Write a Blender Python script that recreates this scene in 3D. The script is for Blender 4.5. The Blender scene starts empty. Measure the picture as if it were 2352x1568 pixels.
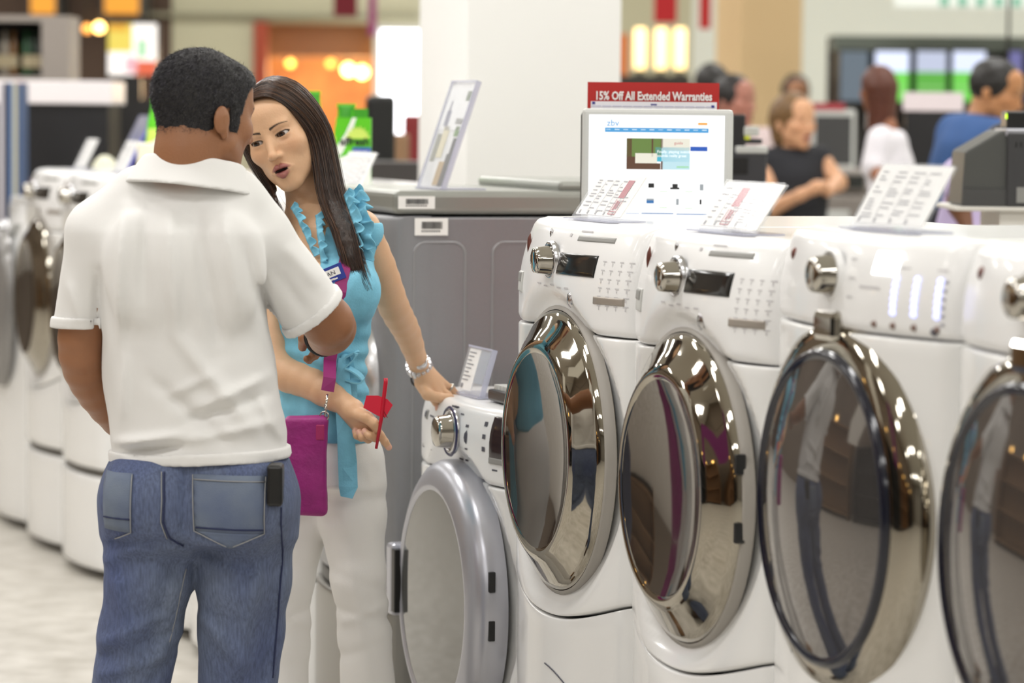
import bpy, bmesh, math, random
import numpy as np
from mathutils import Matrix, Vector
random.seed(7); np.random.seed(7)
C = bpy.context.scene.collection
SC = bpy.context.scene
# ---------------------------------------------------------------- camera
FPX, HCAM, ROLL = 7700.0, 1.58, .010
PITCH = math.atan((784-268)/FPX)
cam = bpy.data.cameras.new('camera'); camo = bpy.data.objects.new('camera', cam); C.objects.link(camo)
cam.sensor_width = 36.0; cam.lens = FPX/2352*36.0
RM = Matrix.Rotation(math.pi/2-PITCH, 3, 'X') @ Matrix.Rotation(ROLL, 3, 'Z')
camo.matrix_world = Matrix.Translation((0, 0, HCAM)) @ RM.to_4x4()
cam.dof.use_dof = True; cam.dof.focus_distance = 6.75; cam.dof.aperture_fstop = 3.4; cam.dof.aperture_blades = 0
cam.clip_end = 100
SC.camera = camo
# ---------------------------------------------------------------- view, world, ceiling lights
SC.view_settings.view_transform = 'Standard'; SC.view_settings.look = 'None'
SC.view_settings.gamma = 1.0; SC.view_settings.use_curve_mapping = False
SC.view_settings.exposure = 0.12
wd = bpy.data.worlds.new('world'); SC.world = wd; wd.use_nodes = True
wd.node_tree.nodes['Background'].inputs[0].default_value = (.9, .95, 1, 1)
wd.node_tree.nodes['Background'].inputs[1].default_value = .35
CEIL = 4.4
LIGHT_SPOTS = [(x, y) for x in (-6.3, -3.1, -1.2, 1.9, 4.8) for y in (-3.5, .5, 3.5, 6.5, 9.5, 13, 17, 21)]
for i, (lx, ly) in enumerate(LIGHT_SPOTS):
    L = bpy.data.lights.new('ceiling_lamp', 'AREA'); L.shape = 'RECTANGLE'; L.size = 1.15; L.size_y = .55
    L.energy = 31 if ly < 9 else 50; L.color = (1, .988, .97)
    lo = bpy.data.objects.new('ceiling_lamp', L); C.objects.link(lo); lo.location = (lx, ly, CEIL-.03)

def unproj_dir(px, py):
    return RM @ Vector(((px-1176)/FPX, -(py-784)/FPX, -1))
def at(px, py, Y):
    d = unproj_dir(px, py); return Vector((0, 0, HCAM)) + d*(Y/d.y)
# ---------------------------------------------------------------- materials
MATS = {}
def srgb(c):
    if isinstance(c, str): c = [int(c[i:i+2], 16)/255 for i in (0, 2, 4)]
    return tuple((v/12.92 if v <= .04045 else ((v+.055)/1.055)**2.4) for v in c)
def mat(name, col, rough=.5, metal=0, spec=.5, emit=0, ecol=None, noise=0, nscale=20, bump=0, bscale=60, trans=0, alpha=1, coat=0, sss=0, col2=None, stretch=None, ior=None):
    if name in MATS: return MATS[name]
    m = bpy.data.materials.new(name); m.use_nodes = True; nt = m.node_tree
    b = nt.nodes['Principled BSDF']; c = srgb(col)
    b.inputs['Base Color'].default_value = (*c, 1); b.inputs['Roughness'].default_value = rough
    b.inputs['Metallic'].default_value = metal; b.inputs['Specular IOR Level'].default_value = spec
    if ior: b.inputs['IOR'].default_value = ior
    if trans: b.inputs['Transmission Weight'].default_value = trans
    if alpha < 1: b.inputs['Alpha'].default_value = alpha
    if coat: b.inputs['Coat Weight'].default_value = coat; b.inputs['Coat Roughness'].default_value = .05
    if sss:
        b.inputs['Subsurface Weight'].default_value = sss; b.inputs['Subsurface Radius'].default_value = (.012, .005, .003); b.inputs['Subsurface Scale'].default_value = 1
    if emit:
        b.inputs['Emission Color'].default_value = (*srgb(ecol or col), 1); b.inputs['Emission Strength'].default_value = emit
    if noise or bump:
        tc = nt.nodes.new('ShaderNodeTexCoord'); mp = nt.nodes.new('ShaderNodeMapping')
        nt.links.new(tc.outputs['Object'], mp.inputs[0])
        if stretch: mp.inputs['Scale'].default_value = stretch
    if noise:
        n = nt.nodes.new('ShaderNodeTexNoise'); n.inputs['Scale'].default_value = nscale; n.inputs['Detail'].default_value = 5
        nt.links.new(mp.outputs[0], n.inputs[0])
        mx = nt.nodes.new('ShaderNodeMix'); mx.data_type = 'RGBA'
        rp = nt.nodes.new('ShaderNodeMapRange'); rp.inputs[1].default_value = .3; rp.inputs[2].default_value = .7
        nt.links.new(n.outputs[0], rp.inputs[0]); nt.links.new(rp.outputs[0], mx.inputs[0])
        c2 = srgb(col2) if col2 else tuple(v*(1-noise) for v in c)
        mx.inputs[6].default_value = (*c, 1); mx.inputs[7].default_value = (*c2, 1)
        nt.links.new(mx.outputs[2], b.inputs['Base Color'])
    if bump:
        n2 = nt.nodes.new('ShaderNodeTexNoise'); n2.inputs['Scale'].default_value = bscale; n2.inputs['Detail'].default_value = 4
        nt.links.new(mp.outputs[0], n2.inputs[0])
        bp = nt.nodes.new('ShaderNodeBump'); bp.inputs['Strength'].default_value = bump; bp.inputs['Distance'].default_value = .01
        nt.links.new(n2.outputs[0], bp.inputs['Height']); nt.links.new(bp.outputs[0], b.inputs['Normal'])
    MATS[name] = m; return m
def emat(name, col, e=1.0):
    """lit screen or light box: dark surface that gives off its colour"""
    return mat(name, '0c0c0c', .3, emit=e, ecol=col)
def colmat(name, rough=.5, sss=0, bump=0, bscale=200, spec=.4):
    """colour taken from the point attribute Col"""
    if name in MATS: return MATS[name]
    m = mat(name, 'ffffff', rough, sss=sss, bump=bump, bscale=bscale, spec=spec); nt = m.node_tree
    a = nt.nodes.new('ShaderNodeAttribute'); a.attribute_name = 'Col'
    nt.links.new(a.outputs['Color'], nt.nodes['Principled BSDF'].inputs['Base Color']); return m
WHITE = mat('white_enamel', 'ebebea', .22, coat=.3)
WHITE2 = mat('white_enamel_panel', 'eeeeee', .28, coat=.2)
CHROME = mat('chrome', 'bcb8b0', .05, 1)
DOORCHROME = mat('door_chrome', 'a39d91', .05, 1)
CHROME2 = mat('satin_chrome', 'c4c4c6', .22, 1)
GLASSD = mat('tinted_door_glass', '6e6862', .04, .85)
GLASSG = mat('grey_door_glass', '70716f', .06, .45, coat=.4)
BLACK = mat('black_plastic', '141414', .35)
DGREY = mat('dark_grey_plastic', '4a4b49', .45)
MGREY = mat('mid_grey_plastic', '8f8f8c', .4)
LGREY = mat('light_grey_plastic', 'c9cac7', .4)
GREYM = mat('grey_painted_steel', '8b8c8f', .33, .25, noise=.06, nscale=300)
GREYT = mat('grey_lid', '93958f', .28, .3)
SILVER = mat('silver_paint', 'b9bac2', .3, .5)
SCREENOFF = mat('dark_display', '20201f', .12)
PRINT = mat('grey_print', '9a9aa0', .6)
PRINTL = mat('faint_print', 'c6c4c6', .6)
PRINTD = mat('dark_print', '50505a', .6)
PAPER = mat('white_card', 'f2f1ee', .6)
ACRYL = mat('clear_acrylic', 'f4f6fa', .08, trans=.0, alpha=.14, spec=.05)
ACRYL_EDGE = mat('acrylic_edge', 'cfd1e4', .1, alpha=.55)
# ---------------------------------------------------------------- mesh helpers
def link(o, parent=None):
    C.objects.link(o)
    if parent: o.parent = parent
    return o
def mobj(name, V, Fc, m, parent=None, smooth=True, col=None):
    me = bpy.data.meshes.new(name); me.from_pydata([tuple(v) for v in V] if not isinstance(V, np.ndarray) else V.tolist(), [], Fc if isinstance(Fc, list) else Fc.tolist())
    me.validate(); me.materials.append(m)
    if smooth: me.polygons.foreach_set('use_smooth', [True]*len(me.polygons))
    if col is not None:
        a = me.attributes.new('Col', 'FLOAT_COLOR', 'POINT')
        cc = np.ones((len(V), 4), np.float32); cc[:, :3] = col; a.data.foreach_set('color', cc.ravel())
    me.update(); o = bpy.data.objects.new(name, me); return link(o, parent)
def empty(name, label, cat, loc=(0, 0, 0), rotz=0, group=None):
    o = bpy.data.objects.new(name, None); o.empty_display_size = .1; C.objects.link(o); o.location = loc; o.rotation_euler = (0, 0, rotz)
    return tag(o, label, cat, group)
def tag(o, label=None, cat=None, group=None, kind=None):
    if label: o['label'] = label
    if cat: o['category'] = cat
    if group: o['group'] = group
    if kind: o['kind'] = kind
    return o
def bm_obj(name, bm, m, parent=None, smooth=False):
    me = bpy.data.meshes.new(name); bm.normal_update(); bm.to_mesh(me); bm.free(); me.materials.append(m)
    if smooth: me.polygons.foreach_set('use_smooth', [True]*len(me.polygons))
    return link(bpy.data.objects.new(name, me), parent)
def add_box(bm, lo, hi, M=None):
    vs = [bm.verts.new((x, y, z)) for x in (lo[0], hi[0]) for y in (lo[1], hi[1]) for z in (lo[2], hi[2])]
    for f in ((0, 1, 3, 2), (4, 6, 7, 5), (0, 4, 5, 1), (2, 3, 7, 6), (0, 2, 6, 4), (1, 5, 7, 3)): bm.faces.new([vs[i] for i in f])
    if M is not None: bmesh.ops.transform(bm, matrix=M, verts=vs)
    return vs
def box(name, lo, hi, m, parent=None, bev=0, M=None, seg=2):
    bm = bmesh.new(); add_box(bm, lo, hi)
    if bev: bmesh.ops.bevel(bm, geom=bm.edges[:], offset=bev, segments=seg, affect='EDGES', profile=.5)
    if M is not None: bmesh.ops.transform(bm, matrix=M, verts=bm.verts[:])
    return bm_obj(name, bm, m, parent, smooth=False)
def boxes(name, lst, m, parent=None, M=None):
    bm = bmesh.new()
    for lo, hi in lst: add_box(bm, lo, hi)
    if M is not None: bmesh.ops.transform(bm, matrix=M, verts=bm.verts[:])
    return bm_obj(name, bm, m, parent)
def struct(o): o['kind'] = 'structure'; return o
def lathe(name, prof, m, parent=None, loc=(0, 0, 0), seg=64, axis='y', sy=1):
    """profile (r, a); a runs along the axis"""
    V = []; Fc = []; n = len(prof)
    for i in range(seg):
        t = 2*math.pi*i/seg
        for r, a in prof:
            p = (r*math.cos(t), a, r*math.sin(t)*sy) if axis == 'y' else (r*math.cos(t), r*math.sin(t), a)
            V.append((p[0]+loc[0], p[1]+loc[1], p[2]+loc[2]))
    for i in range(seg):
        j = (i+1) % seg
        for k in range(n-1):
            Fc.append((i*n+k, i*n+k+1, j*n+k+1, j*n+k) if axis == 'y' else (i*n+k, j*n+k, j*n+k+1, i*n+k+1))
    o = mobj(name, V, Fc, m, parent)
    bm = bmesh.new(); bm.from_mesh(o.data); bmesh.ops.remove_doubles(bm, verts=bm.verts[:], dist=1e-5); bmesh.ops.recalc_face_normals(bm, faces=bm.faces[:]); bm.to_mesh(o.data); bm.free()
    o.data.polygons.foreach_set('use_smooth', [True]*len(o.data.polygons)); return o
def tube(name, pts, r, m, parent=None, seg=8, close=True, flat=1.0):
    """tube along pts, radius r (number or list)"""
    P = [Vector(p) for p in pts]; n = len(P); R = r if isinstance(r, (list, tuple)) else [r]*n
    V = []; Fc = []; up = None
    for i in range(n):
        t = (P[min(i+1, n-1)]-P[max(i-1, 0)]).normalized()
        if up is None: up = t.orthogonal().normalized()
        up = (up-t*up.dot(t)).normalized(); s = t.cross(up)
        for k in range(seg):
            a = 2*math.pi*k/seg; V.append(P[i]+up*(math.cos(a)*R[i])+s*(math.sin(a)*R[i]*flat))
    for i in range(n-1):
        for k in range(seg): Fc.append((i*seg+k, i*seg+(k+1) % seg, (i+1)*seg+(k+1) % seg, (i+1)*seg+k))
    if close: Fc.append(tuple(range(seg))[::-1]); Fc.append(tuple(range((n-1)*seg, n*seg)))
    return mobj(name, V, Fc, m, parent)
def ribbon(name, pts, wdir, w, m, parent=None, th=.002):
    """flat band along pts; wdir gives the width direction"""
    P = [Vector(p) for p in pts]; V = []; Fc = []; n = len(P)
    for i, p in enumerate(P):
        t = (P[min(i+1, n-1)]-P[max(i-1, 0)]).normalized(); wd = Vector(wdir[i] if isinstance(wdir, list) else wdir); wd = (wd-t*wd.dot(t)).normalized(); nn = t.cross(wd)
        ww = w[i] if isinstance(w, (list, tuple)) else w
        for a, b in ((-1, -1), (1, -1), (1, 1), (-1, 1)): V.append(p+wd*(a*ww/2)+nn*(b*th/2))
    for i in range(n-1):
        for k in range(4): Fc.append((i*4+k, i*4+(k+1) % 4, (i+1)*4+(k+1) % 4, (i+1)*4+k))
    Fc += [(3, 2, 1, 0), tuple((n-1)*4+k for k in range(4))]
    return mobj(name, V, Fc, m, parent, smooth=False)
def slab(name, m, parent, x0, x1, zlo, zhi, yf, t=.03, r=.008, nx=36, nz=24):
    """curved front piece: grid over x, z with y = yf(x, z), edges rounded by r, walls t deep"""
    zl = zlo if callable(zlo) else (lambda x: zlo); zh = zhi if callable(zhi) else (lambda x: zhi)
    def par(n, L):
        e = [0, .15*r, .4*r, r]; mid = np.linspace(r, L-r, n)[1:-1].tolist(); return e+mid+[L-v for v in e[::-1]]
    us = par(nx, x1-x0); V = []; nzv = None
    for u in us:
        x = x0+u; a, b = zl(x), zh(x); vs = par(nz, b-a); nzv = len(vs)
        for v in vs:
            z = a+v; e = min(u, x1-x0-u, v, b-a-v); dy = 0
            if e < r: dy = r-math.sqrt(max(0, r*r-(r-e)**2))
            V.append((x, yf(x, z)+dy, z))
    nu = len(us); Fc = [(i*nzv+j, (i+1)*nzv+j, (i+1)*nzv+j+1, i*nzv+j+1) for i in range(nu-1) for j in range(nzv-1)]
    loop = [i*nzv for i in range(nu)]+[(nu-1)*nzv+j for j in range(1, nzv)]+[i*nzv+nzv-1 for i in range(nu-2, -1, -1)]+[j for j in range(nzv-2, 0, -1)]
    o = len(V)
    for i in loop: x, y, z = V[i]; V.append((x, y+t, z))
    n = len(loop)
    for k in range(n): Fc.append((loop[(k+1) % n], loop[k], o+k, o+(k+1) % n))
    return mobj(name, V, Fc, m, parent)
def text(name, s, size, m, parent, M, align='LEFT', depth=.0004, sx=1, bold=0):
    cu = bpy.data.curves.new(name, 'FONT'); cu.body = s; cu.size = size; cu.align_x = align; cu.extrude = depth; cu.offset = bold; cu.resolution_u = 2
    to = bpy.data.objects.new('tmp', cu); C.objects.link(to); bpy.context.view_layer.update()
    me = bpy.data.meshes.new_from_object(to.evaluated_get(bpy.context.evaluated_depsgraph_get()))
    bpy.data.objects.remove(to); bpy.data.curves.remove(cu)
    me.transform(M @ Matrix.Diagonal((sx, 1, 1, 1))); me.materials.clear(); me.materials.append(m); me.name = name
    return link(bpy.data.objects.new(name, me), parent)
def copy_tree(o, parent=None):
    c = o.copy(); C.objects.link(c)
    if parent: c.parent = parent
    for ch in list(o.children): copy_tree(ch, c)
    return c
def XZ(x, y, z, tilt=0, rz=0):
    """frame for flat print standing upright, reading from the -y side"""
    return Matrix.Translation((x, y, z)) @ Matrix.Rotation(rz, 4, 'Z') @ Matrix.Rotation(math.pi/2-tilt, 4, 'X')

# ---------------------------------------------------------------- the store shell
FLOORM = mat('speckled_floor', 'd2cec6', .32, noise=.2, nscale=9, col2='aca79d', bump=.02, bscale=300)
WALLM = mat('olive_wall', 'bcb99e', .8); WALLP = mat('pale_wall', 'dfe3da', .8)
CEILM = mat('ceiling_white', 'e6e4de', .9)
XL, XR, YB, YF = -8.0, 7.0, 26.0, -6.0
struct(box('floor', (XL, YF, -.1), (XR, YB, 0), FLOORM))
struct(box('ceiling', (XL, YF, CEIL), (XR, YB, CEIL+.1), CEILM))
struct(box('wall_right', (XR, YF, 0), (XR+.15, YB, CEIL), WALLP))
struct(box('wall_left', (XL-.15, YF, 0), (XL, YB, CEIL), mat('tan_wall', '74675a', .7)))
struct(box('wall_front', (XL, YF-.15, 0), (XR, YF, CEIL), mat('grey_wall', '8d8880', .7)))
# ---------------------------------------------------------------- the appliance row
TH = math.radians(18.4); U = Vector((-math.sin(TH), math.cos(TH), 0)); NF = Vector((-math.cos(TH), -math.sin(TH), 0))
B0 = Vector((.674, 5.07, 0)); RZ = -(math.pi/2-TH); PIT = .70; HW = .343
def rowpos(k): return B0+U*(PIT*k)
def bulge(b, p=2.2): return lambda x: -b*(1-min(1, abs(x)/HW)**p)+(0 if abs(x) < HW-.03 else .03-math.sqrt(max(0, .03**2-(abs(x)-HW+.03)**2)))
def top_lean(z, zt, d=.10, a=.035):
    e = max(0, z-(zt-d))/d; return a*e*e
GB = bulge(.055)
def door_scoop(x, z, cz, R):
    q = math.hypot(x, z-cz); 
    return 0.03/(1+math.exp((q-R-.035)/.008)) if q < R+.12 else 0
def print_block(parent, name, rects, yf, m, off=.0012):
    """thin printed marks lying on a curved panel: rects of (x, z, w, h)"""
    V = []; Fc = []
    for x, z, w, h in rects:
        n = len(V)
        for a, b in ((-1, -1), (1, -1), (1, 1), (-1, 1)):
            xx, zz = x+a*w/2, z+b*h/2; V.append((xx, yf(xx, zz)-off, zz))
        Fc.append((n, n+1, n+2, n+3))
    return tag(mobj(name, V, Fc, m, parent, smooth=False), kind='stuff')
def plate(parent, name, x, z, w, h, yf, m, th=.004, r=.003):
    return slab(name, m, parent, x-w/2, x+w/2, z-h/2, z+h/2, lambda a, b: yf(a, b)-th, t=th+.004, r=min(r, w/4, h/4), nx=6, nz=6)
def dome_button(parent, name, x, z, rx, rz, yf, m, d=.006):
    y = yf(x, z); V = [(x, y-d, z)]; Fc = []; n = 20
    for rr, dd in ((.6, .85), (1, 0)):
        for i in range(n):
            t = 2*math.pi*i/n; V.append((x+rx*rr*math.cos(t), y-d*dd+.001, z+rz*rr*math.sin(t)))
    for i in range(n): j = (i+1) % n; Fc.append((0, 1+i, 1+j)); Fc.append((1+i, 1+n+i, 1+n+j, 1+j))
    return mobj(name, V, Fc, m, parent)
def knob(parent, x, z, R, yf, m, rim=CHROME2):
    y = yf(x, z); kp = lathe('knob', [(.0, -.040), (R*.6, -.0395), (R*.8, -.037), (R*.86, -.031), (R*.92, -.012), (R, -.006), (R*1.02, 0)], m, parent, (x, y, z), 40)
    lathe('knob_ring', [(R*1.02, -.001), (R*1.08, -.008), (R*1.22, -.006), (R*1.26, .004)], rim, kp, (x, y, z), 40)
    return kp
def shell(t, H, D, white, z0=.03, top=True, topm=None):
    box('cabinet', (-HW+.004, .045, z0), (HW-.004, D, H-.03), white, t, bev=.006)
    if top:
        slab2 = box('top_panel', (-HW, .05, H-.032), (HW, D+.005, H), topm or white, t, bev=.010)
    box('plinth', (-HW+.02, .06, 0), (HW-.02, D-.03, z0+.02), BLACK, t)

def make_domed_washer(name, label, k, group=None, H=1.372, body=WHITE, hinges=False):
    """front loader with chrome dome door on a drawer pedestal"""
    t = empty(name, label, 'washer', rowpos(k), RZ, group)
    CZ, R = .912, .278
    yf = lambda x, z: GB(x)+top_lean(z, H, .16, .04)+door_scoop(x, z, CZ, R)
    shell(t, H, .76, body)
    slab('control_panel', WHITE2, t, -HW, HW, lambda x: 1.157+.018*(1-min(1, abs(x)/HW)**2)*0, H-.002, yf, t=.07, r=.014, nx=44, nz=26)
    arc = lambda x: .645-.062*math.cos(min(1, abs(x)/HW)*math.pi/2)
    slab('front_panel', body, t, -HW, HW, arc, 1.154, yf, t=.07, r=.006, nx=44, nz=36)
    yl = lambda x, z: GB(x)+.004
    slab('lower_panel', body, t, -HW, HW, .378, lambda x: arc(x)-.005, yl, t=.06, r=.006, nx=30, nz=8)
    dr = slab('pedestal_drawer', body, t, -HW, HW, .035, .350, yl, t=.06, r=.01, nx=30, nz=12)
    slab('drawer_handle', mat('shadow_grey', '55524d', .5), dr, -HW+.02, HW-.02, .344, .382, lambda x, z: GB(x)+.016, t=.03, r=.004, nx=20, nz=4)
    # door
    y0 = GB(0)+.03
    d = lathe('door', [(R+.004, y0+.02), (R+.005, y0-.004), (R, y0-.014), (R-.010, y0-.021), (R-.03, y0-.030), (R-.052, y0-.045), (R-.064, y0-.053), (R-.074, y0-.055), (R-.082, y0-.050)], DOORCHROME, t, (0, 0, CZ), 96)
    lathe('door_glass', [(0, y0-.026), (.05, y0-.027), (.10, y0-.030), (.15, y0-.037), (.178, y0-.044), (R-.081, y0-.0505)], GLASSD, d, (0, 0, CZ), 72)
    lathe('door_gasket', [(R+.012, y0+.016), (R+.013, y0-.004), (R+.005, y0-.006)], mat('door_shadow_gasket', 'a39e97', .5), d, (0, 0, CZ), 72)
    for dz in (.07, -.05) if hinges else (): box('hinge', (R-.006, y0-.018, CZ+dz-.018), (R+.006, y0-.0, CZ+dz+.018), BLACK, t, bev=.002)
    # controls
    knob(t, -.005, 1.294, .031, yf, CHROME)
    dome_button(t, 'badge', -.225, 1.315, .008, .026, yf, mat('maroon_badge', '6b4038', .3, .4))
    rec = plate(t, 'dispenser_handle', -.245, 1.24, .06, .042, yf, LGREY); plate(rec, 'dispenser_recess', -.245, 1.25, .05, .02, yf, MGREY, .006)
    plate(t, 'display', .125, 1.29, .17, .043, yf, SCREENOFF, .003)
    plate(t, 'name_strip', .175, 1.342, .15, .011, yf, MGREY, .002)
    plate(t, 'power_strip', .268, 1.226, .10, .015, yf, mat('taupe_strip', 'a59d94', .35, .4), .003)
    dome_button(t, 'start_button', .115, 1.222, .013, .018, yf, CHROME2)
    dome_button(t, 'option_button', -.06, 1.345, .006, .012, yf, CHROME2, .004)
    rr = [(.238+.028*i, 1.302-.017*j, .012, .002) for i in range(4) for j in range(6)]+[(.238+.028*i, 1.2965-.017*j, .002, .006) for i in range(4) for j in range(6)]
    rr += [(-.06+.04*i, 1.246-.004*(i % 2), .022, .0025) for i in range(4)]+[(.06, 1.347, .01, .006), (.13, 1.331+.025, .05, .003), (.1, 1.243, .02, .003)]
    tag(print_block(t, 'panel_print', rr, yf, PRINTL), kind='stuff')
    return t
def make_led_washer(name, label, k, H=1.40, group=None):
    """front loader with a dark-rimmed glass door and blue light columns"""
    t = empty(name, label, 'washer', rowpos(k), RZ, group)
    CZ, R = .955, .308
    yf = lambda x, z: GB(x)+top_lean(z, H, .12, .03)
    shell(t, H, .76, WHITE)
    slab('control_panel', WHITE2, t, -HW, HW, 1.246, H-.002, yf, t=.07, r=.014, nx=44, nz=20)
    slab('front_panel', WHITE, t, -HW, HW, .56, 1.243, yf, t=.07, r=.006, nx=44, nz=36)
    slab('lower_panel', WHITE, t, -HW, HW, .378, .555, yf, t=.06, r=.006, nx=30, nz=8)
    dr = slab('pedestal_drawer', WHITE, t, -HW, HW, .035, .366, yf, t=.06, r=.01, nx=30, nz=12)
    slab('drawer_handle', MGREY, dr, -HW+.06, HW-.06, .352, .376, lambda x, z: GB(x)+.012, t=.03, r=.004, nx=20, nz=4)
    y0 = GB(0)+.028
    d = lathe('door', [(R+.004, y0+.02), (R+.004, y0-.008), (R-.006, y0-.020), (R-.02, y0-.029), (R-.04, y0-.036), (R-.05, y0-.037)], DOORCHROME, t, (0, 0, CZ), 96)
    lathe('door_rim', [(R-.049, y0-.036), (R-.053, y0-.045), (R-.062, y0-.048), (R-.069, y0-.042)], mat('blue_black_rim', '1a1c28', .12), d, (0, 0, CZ), 96)
    lathe('door_glass', [(0, y0-.078), (.05, y0-.077), (.11, y0-.072), (.17, y0-.062), (.21, y0-.052), (R-.067, y0-.043)], mat('smoked_door_glass', '7c7876', .05, .8), d, (0, 0, CZ), 72)
    box('door_handle', (-.045, y0-.042, CZ+R-.04), (.045, y0-.005, CZ+R+.012), CHROME, d, bev=.012)
    knob(t, -.005, 1.332, .034, yf, CHROME, WHITE2)
    dome_button(t, 'badge', -.23, 1.355, .008, .012, yf, mat('maroon_badge', '6b4038', .3, .4))
    plate(t, 'lit_display', .165, 1.357, .07, .036, yf, mat('lit_white_display', 'ffffff', .3, emit=2.2), .003)
    for i in range(3):
        for j in range(6):
            dome_button(t, 'blue_light', .198+.052*i+.003*j*0, 1.335-.0105*j, .011, .0065, yf, mat('blue_led', 'c4c8ff', .3, emit=1.25, ecol='bcc4ff'), .003)
    for i in range(4): dome_button(t, 'option_button', .150+.052*i, 1.262, .007, .006, yf, mat('brown_button', '7d655c', .4))
    for j in range(6): dome_button(t, 'small_button', .345-.03, 1.335-.013*j, .007, .003, yf, PRINT, .002)
    dome_button(t, 'lock_button', .30, 1.258, .009, .007, yf, PRINTD)
    print_block(t, 'panel_print', [(.13, 1.318, .06, .004), (.06, 1.36, .02, .003), (.07, 1.33, .02, .003), (.07, 1.30, .02, .003), (.26, 1.352, .11, .003)], yf, PRINTL)
    return t
w1 = make_domed_washer('front_load_washer', 'white chrome-domed washer right beside the low white dryer with silver door', 2.5)
w2 = make_domed_washer('front_load_washer', 'white chrome-domed washer standing between its twin and the washer with blue lights', 1.5, hinges=True)
# dark thread-like seam mark on the lower panel of the first
yl = lambda x, z: GB(x)+.004
tube('panel_seam', [(.0+.014*i, yl(.0+.014*i, 0)-.001, .480-.0012*i-.00025*i*i) for i in range(12)], .0014, PRINTD, w1, 6)
w3 = make_led_washer('front_load_washer', 'white washer with glowing blue light columns and lit white display', .5)
w4 = make_led_washer('front_load_washer', 'white washer with dark-rimmed door cut off beside the blue-lit washer', -.5)

# ---------------- low white dryer with a silver door
def make_low_dryer():
    t = empty('front_load_dryer', 'low white dryer with big silver ringed grey door, no pedestal', 'dryer', rowpos(3.5), RZ)
    H = .955; CZ, R = .515, .303
    gb = bulge(.045)
    yf = lambda x, z: gb(x)+top_lean(z, H, .08, .02)+door_scoop(x, z, CZ, R)
    shell(t, H, .74, WHITE)
    slab('control_panel', WHITE2, t, -HW, HW, .79, H-.002, yf, t=.07, r=.012, nx=44, nz=22)
    slab('front_panel', WHITE, t, -HW, HW, .04, .787, yf, t=.07, r=.006, nx=44, nz=44)
    y0 = gb(0)+.026
    d = lathe('door', [(R+.004, y0+.02), (R+.004, y0-.02), (R-.004, y0-.036), (R-.02, y0-.048), (R-.05, y0-.060), (R-.058, y0-.060), (R-.064, y0-.056)], SILVER, t, (0, 0, CZ), 96)
    lathe('door_glass', [(0, y0-.062), (.08, y0-.0615), (.16, y0-.06), (R-.063, y0-.0565)], GLASSG, d, (0, 0, CZ), 72)
    hd = box('door_handle', (-R-.010, y0-.074, CZ-.078), (-R+.040, y0-.030, CZ+.088), SILVER, d, bev=.010)
    box('handle_recess', (-R+.034, y0-.073, CZ-.068), (-R+.062, y0-.046, CZ+.078), BLACK, hd, bev=.003)
    for dz in (.075, -.03): 
        hb = box('hinge', (R-.006, y0-.024, CZ+dz-.022), (R+.006, y0-.010, CZ+dz+.022), BLACK, t, bev=.002)
    knob(t, .03, .888, .040, yf, CHROME)
    lathe('dial_ring', [(.05, 0), (.053, -.004), (.056, 0)], mat('navy_ring', '2a2a55', .3), t, (.03, yf(.03, .888)-.003, .888), 40)
    plate(t, 'display', .285, .892, .085, .095, yf, mat('purple_black_display', '2a2228', .12), .003)
    plate(t, 'display_base', .285, .845, .085, .014, yf, MGREY, .004)
    bdg = plate(t, 'badge', -.205, .905, .03, .022, yf, MGREY, .004, .005); plate(bdg, 'badge_face', -.205, .906, .02, .014, yf, PRINTD, .0055)
    dome_button(t, 'option_button', .125, .883, .006, .016, yf, PRINTD)
    print_block(t, 'panel_print', [(-.14, .906, .045, .004), (-.255, .83, .01, .008), (-.2, .828, .09, .002), (.03, .945-.003, .03, .004), (.08, .93, .02, .003), (.02, .815+.01, .03, .004), (.06, .826, .02, .004), (.125, .908, .016, .006), (.125, .858, .016, .004), (.215, .92, .014, .01), (.215, .893, .014, .01), (.215, .866, .014, .01), (.29, .825, .07, .004), (.33, .815, .02, .004)], yf, PRINTD)
    text('panel_letters', 'TIMED DRY', .007, PRINTD, t, XZ(-.005, yf(0, .944)-.002, .9385), sx=1.2)
    return t
wdry = make_low_dryer()

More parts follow.
